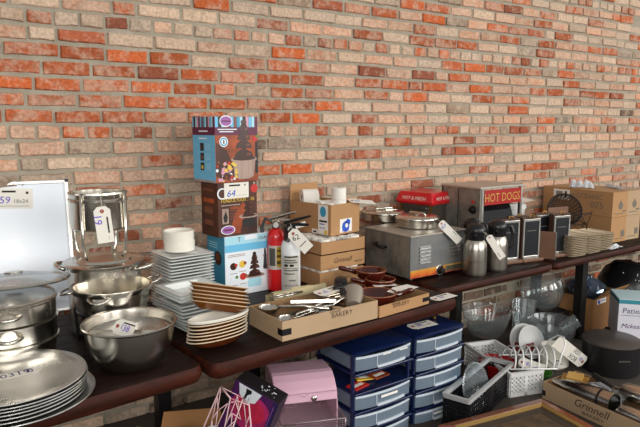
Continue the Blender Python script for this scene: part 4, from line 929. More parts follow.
def steamer():
    A = Vector((2.049, -0.611, TZ)); w, d = .403, .36; h = zat(A.x, A.y, 237.2) - TZ; F = FR(w, d, h); f, l = F['front'], F['left']
    t = thing('food_warmer', 'worn grey steel countertop warmer with louvres and flame-coloured base strip', 'food warmer', A, rad(1))
    q = MB(); q.box(0, w, 0, d, .012, h); q.build('housing', GREYST, t, bevel=.004)
    q = MB(); q.box(-.002, .001, .012, d - .010, .02, h - .008); q.build('side_panel', GALV, t)
    q = MB(); q.box(-.005, w + .005, -.006, d + .004, h - .004, h + .004); q.build('top_plate', mat('dusty_steel_top', (176, 170, 158), .45, .5, var=.2, vscale=8), t, bevel=.002)
    q = MB(); q.rect(f, .002, .014, w - .002, h * .235, .0015); o = q.build('decal_strip', flame_mat(), t); o['label'] = 'yellow to red flame strip'
    q = MB(); q.rect(f, w * .63, h * .085, w * .975, h * .215, .003); o = q.build('rating_plate', mat('plate_metal', (120, 116, 92), .5, .4, var=.3), t); q = MB(); q.m = 0
    for v_ in (.12, .15, .18): q.rect(f, w * .66, h * v_, w * .94, h * v_ + .003, .0042)
    q.build('plate_text', INK, o)
    for u0 in (.155, .70):
        for k in range(5):
            q = MB(); z0 = h * (.36 + .082 * k); q.T = I4
            q.loft([[(w * u0, -.0005, z0), (w * (u0 + .19), -.0005, z0), (w * (u0 + .19), -.011, z0 + .004), (w * u0, -.011, z0 + .004)], [(w * u0, -.0005, z0 + .017), (w * (u0 + .19), -.0005, z0 + .017), (w * (u0 + .19), -.0015, z0 + .017), (w * u0, -.0015, z0 + .017)]], True, True)
            q.build('louvre', ALU, t, bevel=.001)
    q = MB(); M = f @ Matrix.Translation((w * .535, h * .14, 0)); q.lathe([(.024, 0), (.024, .004), (.017, .006), (.015, .024), (.001, .026)], 24, M); o = q.build('control_knob', BLACKM, t, smooth=True); q = MB(); q.lathe([(.027, 0), (.029, .002), (.027, .003), (.024, .003)], 24, M, closed=True); q.build('dial_ring', STEEL, o)
    q = MB(); q.tube([(-.002, d * .72, h * .70), (-.03, d * .70, h * .70), (-.032, d * .52, h * .66), (-.003, d * .50, h * .66)], .008, 8); q.build('side_handle', BLACKM, t, smooth='all')
    for fx in (.03, w - .03):
        for fy in (.03, d - .03):
            q = MB(); q.lathe([(.014, 0), (.016, .003), (.014, .013), (.001, .013)], 14, Matrix.Translation((fx, fy, 0))); q.build('foot', BLACK, t)
    zt = TZ + h + .0045
    def pan(label, px, py, R, hh, hand):
        c = P(px, py, zt)
        p = thing('inset_pan', label, 'pan', (c.x, c.y, zt), 0, 'lidded pans on the steel warmer')
        q = MB(); q.lathe([(.001, 0), (R - .012, 0), (R - .003, .006), (R, hh * .70), (R + .006, hh * .74), (R + .007, hh * .78), (R - .002, hh * .78), (R - .006, .012), (.001, .006)], 48); q.build('body', STEEL, p, smooth=True)
        q = MB(); q.lathe([(R + .004, hh * .785), (R + .004, hh * .84), (R - .002, hh * .96), (R - .014, hh * 1.0), (.03, hh * 1.01), (.001, hh * 1.01), (.001, hh * .96), (R - .018, hh * .95), (R - .006, hh * .785)], 48); q.build('lid', STEEL, p, smooth=True)
        dx = Vector((math.cos(hand), math.sin(hand), 0)); q = MB(); q.tube([dx * -.055 + Vector((0, 0, hh * 1.02)), dx * -.05 + Vector((0, 0, hh * 1.2)), dx * .05 + Vector((0, 0, hh * 1.2)), dx * .055 + Vector((0, 0, hh * 1.02))], .007, 8); q.build('lid_handle', STEEL, p, smooth='all')
        dy = Vector((-dx.y, dx.x, 0)); q = MB(); q.loft([[dx * (R * .05) + dy * (s * .012) + Vector((0, 0, hh * 1.04)) for s in (-1, 1)] + [dx * (R * .95) + dy * (s * .012) + Vector((0, 0, hh * .9)) for s in (1, -1)], [dx * (R * .05) + dy * (s * .012) + Vector((0, 0, hh * 1.10)) for s in (-1, 1)] + [dx * (R * .95) + dy * (s * .012) + Vector((0, 0, hh * .96)) for s in (1, -1)]], True, True); q.build('hinge_flap', STEEL, p)
        return c, R
    aR = math.atan2(RT.y, RT.x)
    pan('round lidded steel pan at the back left of the grey warmer top', 384, 220, .122, .060, aR + .35)
    c, R = pan('round lidded steel pan at the front right of the grey warmer top', 417, 226.5, .116, .064, aR + 2.3)
    yf = A.y - .014; a = PY(440, 222, yf); b_ = PY(459.5, 241.5, yf - .012)
    hang_tag('white tag with handwriting hanging from the front right pan on the warmer', a, b_, a + RT * .06 + Vector((0, 0, .09)), [('67', .045, -.006, .030, 2, 1.2), ('-', .10, .012, .035, 3, 0)], w=.042, tie=Vector((c.x, c.y, zt + .045)) + (RT * .85 - FH * .5).normalized() * (R + .004))
steamer()

# ------------------------------------------------------------------ red popcorn-style warmer and hot dog machine
def red_warmer():
    c = Vector((2.585, -.165, TZ)); yaw = math.atan2(FH.y, FH.x) - PI / 4 - PI / 2 + PI / 2
    t = thing('snack_warmer', 'glass snack warmer with red roof behind the grey steel warmer', 'warmer', c, YAW - PI / 4)
    s = .105; S2 = .128; z0 = zat(2.49, -.30, 205.5) - TZ; z1 = z0 + .046; z2 = z1 + .024
    q = MB(); q.box(-s, s, -s, s, 0, .10); q.build('base', RED, t, bevel=.004)
    for sx in (-1, 1):
        for sy in (-1, 1):
            q = MB(); q.box(sx * s - .007, sx * s + .007, sy * s - .007, sy * s + .007, .10, z0); q.build('corner_post', mat('dark_brass', (120, 92, 48), .35, .8), t)
    q = MB()
    for k in range(4): q.box(-s + .007, s - .007, -s - .002, -s + .002, .10, z0, Matrix.Rotation(PI / 2 * k, 4, 'Z'))
    q.build('glass_pane', mat('dark_glass_pane', (120, 110, 100), .05, trans=.7), t)
    q = MB(); q.loft([rsq(2 * S2, 2 * S2, .008, z0, 3), rsq(2 * S2 + .012, 2 * S2 + .012, .008, z0 + .012, 3), rsq(2 * S2 + .012, 2 * S2 + .012, .008, z0 + .016, 3), rsq(2 * S2 - .012, 2 * S2 - .012, .008, z1 + .010, 3), rsq(2 * S2 - .03, 2 * S2 - .03, .008, z2, 3)], True, True)    # lettering on the two faces that look into the room: local -x and local -y
    q.m = 1; sl = math.atan2(.040, .012)
    for k in (0, -1):
        M = Matrix.Rotation(k * PI / 2, 4, 'Z') @ Matrix(((1, 0, 0, 0), (0, math.cos(sl), -math.sin(sl), -S2 - .0068), (0, math.sin(sl), math.cos(sl), z0 + .016), (0, 0, 0, 1)))
        q.text(M, 'HOT & FRESH', 0, .010, .028, .001, sx=1.0)
    q.build('roof', [RED, PAPER], t)
red_warmer()
def hotdog():
    A = Vector((2.657, -0.522, TZ)); w, d = .375, .30; h = zat(A.x, A.y, 187.5) - TZ; F = FR(w, d, h); f = F['front']
    t = thing('hot_dog_machine', 'steel hot dog machine with a red lettered front panel behind the menu boards', 'machine', A, 0)
    q = MB(); q.box(0, w, 0, d, 0, h * .50); q.build('lower_housing', GALV, t, bevel=.003)
    q = MB(); q.box(0, .014, 0, d, h * .5, h - .012); q.build('left_side', GALV, t); q = MB(); q.box(0, w, d - .012, d, h * .5, h - .012); q.build('back_panel', GALV, t)
    q = MB(); q.box(-.008, w + .008, -.010, d, h - .012, h); q.build('top_plate', mat('light_steel_sheet', (190, 186, 176), .35, .7), t, bevel=.002)
    q = MB(); q.box(w - .018, w, 0, .016, h * .5, h - .012); q.build('corner_post', ALU, t); q = MB(); q.box(.012, .028, -.004, .012, h * .3, h - .012); q.build('front_post', ALU, t)
    q = MB(); q.rect(f, .03, h * .76, w - .02, h * .955, .006); q.m = 1; q.text(f, 'HOT DOGS', w * .50, h * .80, .070, .0075, sx=.86); q.build('sign_panel', [REDD, GOLD], t)
    q = MB(); q.loft([[(.03, -.005, h * .52), (w * .80, -.005, h * .52), (w * .86, .05, h * .74), (.03, .05, h * .74)], [(.03, .0, h * .52), (w * .80, .0, h * .52), (w * .86, .055, h * .74), (.03, .055, h * .74)]], True, True); o = q.build('glass_hood', mat('black_glass', (18, 20, 22), .08, coat=.5), t)
    for k in range(5):
        q = MB(); q.tube([(.03, .04 + .055 * k, h * .52), (w - .03, .04 + .055 * k, h * .52)], .014, 12); q.build('roller', STEEL, t, smooth=True)
    M = F['left'] @ Matrix.Translation((d - .05, h * .70, .0))
    q = MB(); q.lathe([(.024, 0), (.024, .006), (.016, .008), (.014, .022), (.001, .024)], 20, M); o = q.build('control_knob', BLACKM, t, smooth=True)
    q = MB(); q.disc(M, 0, .045, .009, .006); o = q.build('pilot_light', PRED, t); o['label'] = 'red indicator'
    q = MB(); q.rect(F['left'], d * .45, .02, d * .46, h - .02, .002); q.build('side_seam', BLACKM, t)
hotdog()

# ------------------------------------------------------------------ vacuum jugs
def jugs():
    for k, (px, py, R, ytop, lab) in enumerate(((474, 277.5, .063, 222, 'steel vacuum jug with black lid next to the grey warmer, its tag hanging'), (495.5, 272.5, .060, 218.5, 'steel vacuum jug with black lid beside the wooden menu boards'), (0, 0, .058, 217.5, 'steel vacuum jug standing behind the pair, only its black lid showing'))):
        if k < 2:
            b0 = P(px, py); d = Vector((b0.x - CP.x, b0.y - CP.y, 0)).normalized(); c = b0 + d * R
        else: c = Vector((2.571, -0.55, TZ)); d = FH
        H = zat(c.x, c.y, ytop + 1.5) - TZ
        t = thing('vacuum_jug', lab, 'vacuum jug', (c.x, c.y, TZ), 0, 'steel vacuum jugs')
        hb = H * .70
        q = MB(); q.lathe([(.001, 0), (R - .004, 0), (R - .001, .004), (R, .02), (R, hb * .38), (R - .0015, hb * .385), (R, hb * .39), (R, hb * .44), (R - .0015, hb * .445), (R, hb * .45), (R, hb * .72), (R * .93, hb * .86), (R * .78, hb * .98), (R * .74, hb), (.001, hb)], 44); q.build('body', mat('jug_steel', (176, 170, 160), .3, 1.0, bump=.03, bscale=60), t, smooth=True)
        q = MB(); q.lathe([(R * .76, hb - .004), (R * .80, hb + .006), (R * .80, hb + .03), (R * .84, hb + .034), (R * .84, H - .030), (R * .70, H - .010), (R * .4, H), (.001, H)], 36); q.build('lid', BLACK, t, smooth=True)
        q = MB(); q.tube([d * (-R * .7) + Vector((0, 0, hb + .02)), d * (-R * 1.08) + Vector((0, 0, hb + .034))], [.014, .008], 10); q.build('spout', BLACK, t, smooth=True)
        hd = (RT * 1.0 + d * .05).normalized() if k != 0 else (RT * .65 + d * .75).normalized()
        q = MB(); q.tube([hd * (R * .75) + Vector((0, 0, H - .03)), hd * (R * 1.25) + Vector((0, 0, H - .035)), hd * (R * 1.50) + Vector((0, 0, H * .72)), hd * (R * 1.40) + Vector((0, 0, H * .50)), hd * (R * .98) + Vector((0, 0, H * .42))], [.012, .012, .011, .010, .009], 10); q.build('handle', BLACK, t, smooth='all')
        q = MB(); q.box(-.010, .010, -.028, .004, 0, .010, Matrix.Translation(d * (R * .3) + Vector((0, 0, H - .008)))); q.build('thumb_lever', BLACK, t, bevel=.002)
        if k == 0:
            a = Vector((c.x, c.y, TZ + H * .80)) - d * .02 + RT * (R * .92)
            a = Vector((c.x, c.y, TZ + H * .80)) + RT * (R * 1.05) - d * .055
            hang_tag('white blank tag hanging from the vacuum jug next to the grey warmer', a, a + RT * .080 + Vector((0, 0, -.118)) - d * .01, a + RT * .06 + Vector((0, 0, .04)), [('-', .10, -.008, .03, 3, 0)], w=.038, tie=a - RT * .03 + Vector((0, 0, .022)))
jugs()

# ------------------------------------------------------------------ menu boards
def menu_board(label, loc, rz, proto=None, lean=0):
    if proto: return dup(proto, loc, rz, label)
    t = thing('menu_board', label, 'menu board', loc, rz, 'chalk menu boards on the right table')
    w, h = .130, .248
    q = MB(); q.box(-.078, .078, -.040, .045, 0, .020); q.build('foot', FOOTWOOD, t, bevel=.006)
    q = MB(); q.box(-w / 2 - .004, w / 2 + .004, -.006, .030, .019, h + .012); q.build('wooden_back', BRNWOOD, t, bevel=.002)
    q = MB(); q.box(-w / 2 + .008, w / 2 - .008, -.0095, -.006, .026, h); q.m = 1
    M = Matrix(((1, 0, 0, 0), (0, 0, -1, -.0095), (0, 1, 0, 0), (0, 0, 0, 1))); q.rect(M, -.035, h * .72, .035, h * .735, .0006); q.build('slate', [SLATE, GREYINK], t)
    q = MB()
    for x0, x1, z0, z1 in ((-w / 2, w / 2, .020, .032), (-w / 2, w / 2, h - .012, h + .002), (-w / 2, -w / 2 + .011, .02, h), (w / 2 - .011, w / 2, .02, h)): q.box(x0, x1, -.013, -.006, z0, z1)
    q.build('frame', ALU, t, bevel=.0015)
    q = MB(); q.tube([(.014, -.010, h + .0), (.016, -.008, h + .022), (.0, -.006, h + .028), (-.016, -.008, h + .022), (-.014, -.010, h)], .003, 6); q.build('clip', BRASS, t, smooth='all')
    return t
def menus():
    rz = -.16
    m1 = Vector((2.969, -0.639, TZ)); pr = menu_board('chalk menu board in silver frame, front one of the left pair row', m1, rz)
    pr['label'] = 'chalk menu board on wooden foot just right of the vacuum jugs, nearest of its row'
    o2 = Vector((-.052, .070, 0))
    menu_board('chalk menu board second in the row behind the one right of the jugs', m1 + Vector((-.030, .062, 0)), rz, pr)
    menu_board('chalk menu board last in the row, its clip showing behind the jugs', Vector((2.815, -0.611, TZ)), rz, pr)
    menu_board('chalk menu board on wooden foot beside the stacked paper trays', Vector((3.234, -0.658, TZ)), rz, pr)
    menu_board('chalk menu board half hidden behind the one beside the paper trays', Vector((3.163, -0.583, TZ)), rz, pr)
    # plain upright wooden block behind the right board
    h = zat(3.318, -0.569, 207) - TZ
    t = thing('wooden_holder', 'tall plain brown wooden holder standing behind the right menu board', 'holder', (3.318, -0.569, TZ), rz); q = MB()
    q.box(-.085, .085, -.012, .0, 0, h); q.build('front_board', FOOTWOOD, t, bevel=.002); q = MB(); q.box(-.085, .085, .0, .05, 0, .03); q.build('foot', BRNWOOD, t)
    t = thing('wooden_holder', 'low wooden holder with metal edge between the two front menu boards', 'holder', (3.104, -0.682, TZ), rz - .9); q = MB()
    q.box(-.075, .03, -.008, .008, 0, .165); q.build('side_board', FOOTWOOD, t, bevel=.002); q = MB(); q.box(.03, .034, -.009, .009, 0, .165); q.build('metal_edge', ALU, t)
menus()

# ------------------------------------------------------------------ paper trays
def trays():
    KR = mat('grey_kraft_paper', (206, 188, 160), .85, var=.12, vscale=30)
    # tray: shallow folded rim
    N = 12; pr = None; pitch = .0110
    for s, (x, y, rz, nm) in enumerate(((3.330, -.645, -.10, 'beside the menu boards'), (3.492, -.640, -.10, 'between the other two'), (3.655, -.630, -.10, 'beside the big cartons'))):
        n = N - s
        for k in range(n):
            i = n - 1 - k; lab = 'kraft paper tray, %s of the stack %s' % (nth(k, n), nm)
            loc = (x + random.uniform(-.003, .003), y + random.uniform(-.003, .003), TZ + .0008 + i * pitch)
            if pr is None:
                pr = thing('paper_tray', lab, 'paper tray', loc, rz, 'kraft paper trays'); q = MB(); w, d = .142, .20
                q.loft([rsq(w * .93, d * .93, .02, 0), rsq(w, d, .024, .0068), rsq(w * 1.01, d * 1.01, .024, .0076), rsq(w * .985, d * .985, .022, .0079), rsq(w * .91, d * .91, .02, .0012)], True, True); q.build('body', KR, pr, smooth=True)
            else: dup(pr, loc, rz + random.uniform(-.05, .05), lab)
trays()

# ------------------------------------------------------------------ wire basket, white tubs, big cartons
def right_clutter():
    WM = mat('dark_brown_wire', (44, 32, 26), .5, .3)
    c = Vector((3.60, -.44, zat(3.60, -.44, 209.5))); R = .112
    t = thing('wire_basket', 'round dark wire basket tipped toward the room behind the paper trays', 'basket', c)
    n = (-FH * .9 + Vector((0, 0, .45))).normalized(); M = n.to_track_quat('Z', 'Y').to_matrix().to_4x4()
    q = MB()
    for rr, zz in ((1, 0), (.985, -.015), (.97, -.03), (.94, -.043), (.90, -.055), (.84, -.066), (.78, -.075), (.69, -.082), (.60, -.088), (.48, -.092), (.36, -.095), (.25, -.0965), (.15, -.097)): q.tube([(R * rr * math.cos(2 * PI * k / 36), R * rr * math.sin(2 * PI * k / 36), zz) for k in range(36)], .0032 if rr < 1 else .005, 6, True, M)
    for k in range(28):
        a = 2 * PI * k / 28; q.tube([(R * rr * math.cos(a), R * rr * math.sin(a), zz) for rr, zz in ((1, 0), (.97, -.03), (.90, -.055), (.78, -.075), (.6, -.088), (.36, -.095), (.1, -.097))], .0025, 6, False, M)
    q.build('wire_bowl', WM, t, smooth='all')
    zt = TZ - c.z
    for s in (-1, 1):
        q = MB(); q.tube([M @ Vector((s * R * .6, 0, -.085)), Vector((RT.x * s * .06, RT.y * s * .06, zt * .5)) + FH * .06, Vector((RT.x * s * .07, RT.y * s * .07, zt + .005)) - FH * .02], .005, 8); q.build('leg', WM, t, smooth='all')
    t2 = thing('wire_rack', 'small angular black wire rack in front of the round wire basket', 'rack', (3.645, -.50, TZ)); q = MB(); h = zat(3.645, -.50, 212) - TZ; h0 = h - .085
    u = RT
    pts = [u * -.07 + Vector((0, 0, h0)), u * .07 + Vector((0, 0, h0)), u * .10 + Vector((0, 0, h)), u * .02 + Vector((0, 0, h - .02)), u * -.06 + Vector((0, 0, h - .01))]
    q.tube(pts, .004, 6, True)
    for a, b_ in ((0, 2), (1, 3), (0, 3), (1, 4)): q.tube([pts[a], pts[b_]], .003, 6)
    for k in (0, 1): q.tube([pts[k], Vector((pts[k].x, pts[k].y, .004))], .004, 6); q.tube([pts[k] + FH * .06, Vector((pts[k].x, pts[k].y, .004)) + FH * .06], .004, 6); q.tube([pts[k], pts[k] + FH * .06], .004, 6)
    q.build('wire', WM, t2, smooth='all')
    # stack of foam bowls
    x, y = 3.22, -.30; h = zat(x, y, 203) - TZ
    t = thing('foam_tub', 'round white plastic tub standing between the hot dog machine and the cartons', 'tub', (x, y, TZ)); R = .088
    q = MB(); q.lathe([(.001, 0), (R * .8, 0), (R * .97, h - .03), (R, h - .028), (.001, h - .028)], 36); q.build('body', WHITEP, t, smooth=True); q = MB(); q.lathe([(R + .004, h - .03), (R + .005, h - .008), (R - .01, h), (.001, h), (.001, h - .004), (R - .01, h - .006), (R - .001, h - .03)], 36); q.build('lid', WHITEP, t, smooth=True)
    p = Vector((x + .03, y + .01, TZ + h + .001)); t = thing('paper_sheet', 'white paper sheet lying on the round white tub', 'paper', p, -.3); q = MB(); q.loft([[(-.14, -.06, .012), (0, -.07, .002), (.13, -.05, .016)], [(-.12, .08, .01), (0, .08, .003), (.13, .09, .02)]]); q.f = [f for f in q.f if abs(f[1] - f[0]) == 1]; q.mi = [0] * len(q.f); q.build('sheet', PAPER, t)
    x, y = 3.30, -.30; h = zat(x, y, 212) - TZ
    # big cartons, two stacked columns
    A = Vector((3.873, -0.611, TZ)); phi = rad(-3); z1 = zat(A.x, A.y, 218) - TZ; z2 = zat(A.x, A.y, 192.5) - TZ; d = .56; w = .17
    Rm = Matrix.Rotation(phi, 4, 'Z')
    for col in range(2):
        o = A + Rm @ Vector((col * (w + .008), col * .012, 0))
        for k, (za, zb) in enumerate(((0, z1), (z1, z2))):
            lab = '%s big kraft carton of the %s column at the far right of the table' % (('lower', 'upper')[k], ('nearer', 'farther')[col])
            if col == 0 and k == 1: lab = 'upper big kraft carton with OCEANIC lettering behind the paper trays'
            h = zb - za - .002; t = thing('shipping_carton', lab, 'carton', o + Vector((0, 0, za + .001)), phi, 'big kraft cartons on the right table'); q = MB(); q.m = 3; q.box(0, w, 0, d, 0, h)
            F = FR(w, d, h); l, f = F['left'], F['front']; q.m = 0
            if col == 0 and k == 1:
                q.text(l, 'OCEANIC', d * .68, h * .66, .046, .001, sx=1.0); q.text(l, '075', d * .79, h * .30, .062, .001, sx=1.1); q.text(l, 'M', d * .44, h * .62, .05, .001)
                q.m = 1; q.rect(l, d * .16, h * .50, d * .40, h * .93, .002); q.m = 2
                for j in range(9): q.rect(l, d * .20 + .006 * j, h * .62, d * .20 + .006 * j + (.004 if j % 3 else .002), h * .84, .003)
                q.rect(l, d * .33, h * .60, d * .36, h * .86, .003)
            q.m = 0
            if k == 1: q.panel(f, [(w * .45, h * .30), (w * .62, h * .30), (w * .70, h * .48), (w * .53, h * .66), (w * .38, h * .48)], .0012)
            q.rect(f, w * .15, h * .12, w * .75, h * .15, .001); q.rect(f, w * .66, h * .20, w * .90, h * .46 if k == 0 else h * .26, .001)
            q.build('carton', [mat('box_grey_print', (112, 104, 94), .8), PAPER, INK, CARD if col == 0 else CARD2], t)
    t = thing('cardboard_box', 'brown cardboard box at the far right end of the table beyond the cartons', 'box', (4.36, -.36, TZ), .05); q = MB(); q.box(0, .3, 0, .30, 0, .27); q.build('carton', CARD3, t, bevel=.002); q = MB(); q.rect(FR(.3, .22, .30)['front'], .0, .13, .3, .17, .001); q.build('tape', CARD2, t)
    # crumpled clear wrap on top of the carton and at the table edge
    def wrap(label, loc, sx, sy, sz, seed, rz=0):
        t = thing('plastic_wrap', label, 'plastic wrap', loc, rz); rn = random.Random(seed); q = MB(); n = 9
        pts = [[(sx * (i / n - .5), sy * (j / n - .5), sz * rn.random() ** 1.5 * math.sin(PI * (i + .5) / (n + 1)) * (1 if 0 < j < n else .2)) for i in range(n + 1)] for j in range(n + 1)]
        q.loft(pts); q.f = [f for f in q.f if abs(f[1] - f[0]) == 1]; q.mi = [0] * len(q.f); q.build('film', mat('glossy_white_film', (226, 232, 238), .15, trans=.35, ior=1.2), t)
    p = A + Rm @ Vector((w * .4, d * .52, z2 + .002)); wrap('crumpled clear plastic film on top of the nearer big carton', p, .06, .16, .07, 3, phi + .5)
    p = A + Rm @ Vector((w * 1.6, d * .3, z2 + .002)); wrap('thin strip of clear plastic film on the farther big carton', p, .05, .22, .03, 5, phi - .5)
    wrap('clear plastic film lying at the table edge below the big cartons', P(613, 247.5, TZ + .002), .16, .06, .03, 8, .1)
right_clutter()

# ------------------------------------------------------------------ drawer towers
def drawer_front(q, w, h, y=0):
    pass
def tower(label, A, w, d, ztop, n, missing=(), tagged=None):
    t = thing('drawer_tower', label, 'drawer unit', (A.x, A.y, LZ), rad(1.0)); H = ztop - LZ; p = .0905
    q = MB(); q.loft([rsq(w, d, .015, H - .016, 5, w / 2, d / 2), rsq(w + .004, d + .004, .016, H - .006, 5, w / 2, d / 2), rsq(w - .012, d - .012, .013, H, 5, w / 2, d / 2)], True, True); q.build('top', NAVY, t, smooth=True)
    for x in (.006, w - .018):
        for y in (.012, d - .03):
            q = MB(); q.box(x, x + .012, y, y + .018, 0, H - .016); q.build('post', NAVY, t, bevel=.002)
    for k in range(n):
        zt = H - .016 - k * p; zb = max(zt - p + .022, .004)
        if zt < .03: break
        if k:
            q = MB(); q.box(.003, w - .003, -.010, d - .004, zt, zt + .012); q.build('shelf_frame', NAVY, t, bevel=.003)
        if k in missing: continue
        hh = zt - zb - .004
        if hh < .02: continue
        # drawer: bowed frosted tub
        q = MB(); nb = 9; fw = w - .030; x0 = .015
        front = [(x0 + fw * i / nb, -.020 * math.sin(PI * i / nb) ** .7 + .004) for i in range(nb + 1)]
        outer = front + [(x0 + fw, d - .03), (x0, d - .03)]
        inner = [(x0 + .004 + (fw - .008) * i / nb, -.020 * math.sin(PI * i / nb) ** .7 + .008) for i in range(nb + 1)] + [(x0 + fw - .004, d - .034), (x0 + .004, d - .034)]
        q.loft([[(x, y, zb) for x, y in outer], [(x, y, zb + hh) for x, y in outer]], True, False); q.loft([[(x, y, zb + hh) for x, y in outer], [(x, y, zb + hh) for x, y in inner], [(x, y, zb + .004) for x, y in inner]], False, True)
        o = q.build('drawer', FROST, t)
        def fy(u): return -.020 * math.sin(PI * min(max(u, 0), 1)) ** .7 + .004
        q = MB(); ns = 8   # pull lip along the lower middle
        for (u0, u1, za, zc) in ((.34, .86, .0, .012),):
            ring0 = [(x0 + fw * (u0 + (u1 - u0) * i / ns), fy(u0 + (u1 - u0) * i / ns) - .006, zb + za) for i in range(ns + 1)]; ring1 = [(x, y + .007, z) for x, y, z in ring0]
            q.loft([[(*a[:2], zb + za) for a in ring0] + [b_ for b_ in reversed(ring1)], [(*a[:2], zb + zc) for a in ring0] + [(b_[0], b_[1], zb + zc) for b_ in reversed(ring1)]], True, True)
        q.build('pull_lip', mat('frosted_lip', (196, 206, 216), .4), o)
        q = MB(); u = .33; q.box(x0 + fw * u - .0015, x0 + fw * u + .0015, fy(u) - .0035, fy(u), zb + .006, zb + hh - .006); q.build('moulded_rib', mat('frosted_lip', (196, 206, 216), .4), o)
        q = MB(); q.loft([[(x, y - .003, zb + hh - .010) for x, y in front] + [(x, y + .001, zb + hh - .010) for x, y in reversed(front)], [(x, y - .003, zb + hh) for x, y in front] + [(x, y + .001, zb + hh) for x, y in reversed(front)]], True, True); q.build('top_band', mat('frosted_lip', (196, 206, 216), .4), o)
        if tagged == k:
            F = FR(w, d, H)['front']; q = MB(); q.rect(F @ Matrix.Translation((0, 0, .023)), w * .40, zb + hh * .56, w * .68, zb + hh * .74, .001); q.build('masking_label', PAPER, o)
        if tagged is not None and k == 0:
            F = FR(w, d, H)['front']
            for u0 in (.42, .70):
                q = MB(); q.rect(F @ Matrix.Translation((0, 0, .022)), w * u0, zb + hh * .84, w * (u0 + .14), zb + hh * .93, .0012); q.build('torn_label', PAPER, o)
        if tagged is None and k == 4:
            q = MB(); q.rect(FR(w, d, H)['front'] @ Matrix.Translation((0, 0, .02)), w * .35, zb + hh * .5, w * .75, zb + hh * .7, .0012); q.build('masking_label', PAPER, o)
    return t, H, p
zt_ = .622
AL = PY(353.5, 358, -.850); AR = PY(414.2, 339.5, -.845); AE = PY(466, 326, -.842)
wL = AR.x - AL.x; wR = AE.x - AR.x - .012
tl, H, p = tower('left navy drawer tower with frosted drawers and one open slot', AL, wL - .006, .30, zt_, 5, (1,), 2)
tower('right navy drawer tower with frosted drawers stacked close together', Vector((AR.x + .006, AR.y, 0)), wR, .30, zt_, 5)
# packets in the open slot
for k, (x, y, rz, m, lab) in enumerate(((.07, .06, .2, PRED, 'red and white packet lying in the open drawer slot'), (.14, .10, -.3, PYEL, 'yellow packet lying in the open drawer slot'), (.20, .07, .1, PORANGE, 'orange packet lying in the open drawer slot'))):
    z = LZ + H - .016 - 2 * p + .0105
    t = thing('paper_packet', lab, 'packet', (AL.x + x, AL.y + y, z + .001 + .008 * k), rz, 'packets in the open drawer slot'); q = MB(); q.box(-.045, .045, -.03, .03, 0, .006); q.m = 1; q.box(-.03, .03, -.012, .008, .006, .0068); q.build('packet', [m, PAPER], t)
a = P(421, 331.5, zt_ + .001)
a = Vector((AR.x + .075, AR.y + .115, zt_ + .001)); hang_tag('white tag with blue writing lying on top of the right drawer tower', a, a + Vector((.155, -.005, 0)), a + Vector((0, .1, 0)), [('80', .065, -.014, .036, 2, 0), ('-', .10, -.012, .03, 4, 0), ('-', .05, .018, .08, 4, 0)], w=.075)
# metal clamp under the table end
t = thing('brass_tap', 'small dark metal tap with brass tip lying on the right drawer tower', 'tap', (AE.x - .075, AE.y + .13, zt_ + .001), .2); q = MB()
q.tube([(-.02, .03, .03), (0, .02, .055), (.035, .0, .060), (.05, -.01, .045)], [.012, .014, .016, .012], 10); q.tube([(0, .02, .05), (0, .018, .012)], [.010, .012], 10); q.build('body', BLACKM, t, smooth='all'); q = MB(); q.tube([(0, .018, .012), (0, .016, .0)], [.013, .010], 10); q.tube([(.05, -.01, .045), (.062, -.014, .034)], [.009, .007], 8); q.build('tip', BRASS, t, smooth=True); q = MB(); q.tube([(.0, .02, .06), (.0, .03, .085), (.03, .05, .09)], .006, 8); q.build('lever', BLACKM, t, smooth='all')

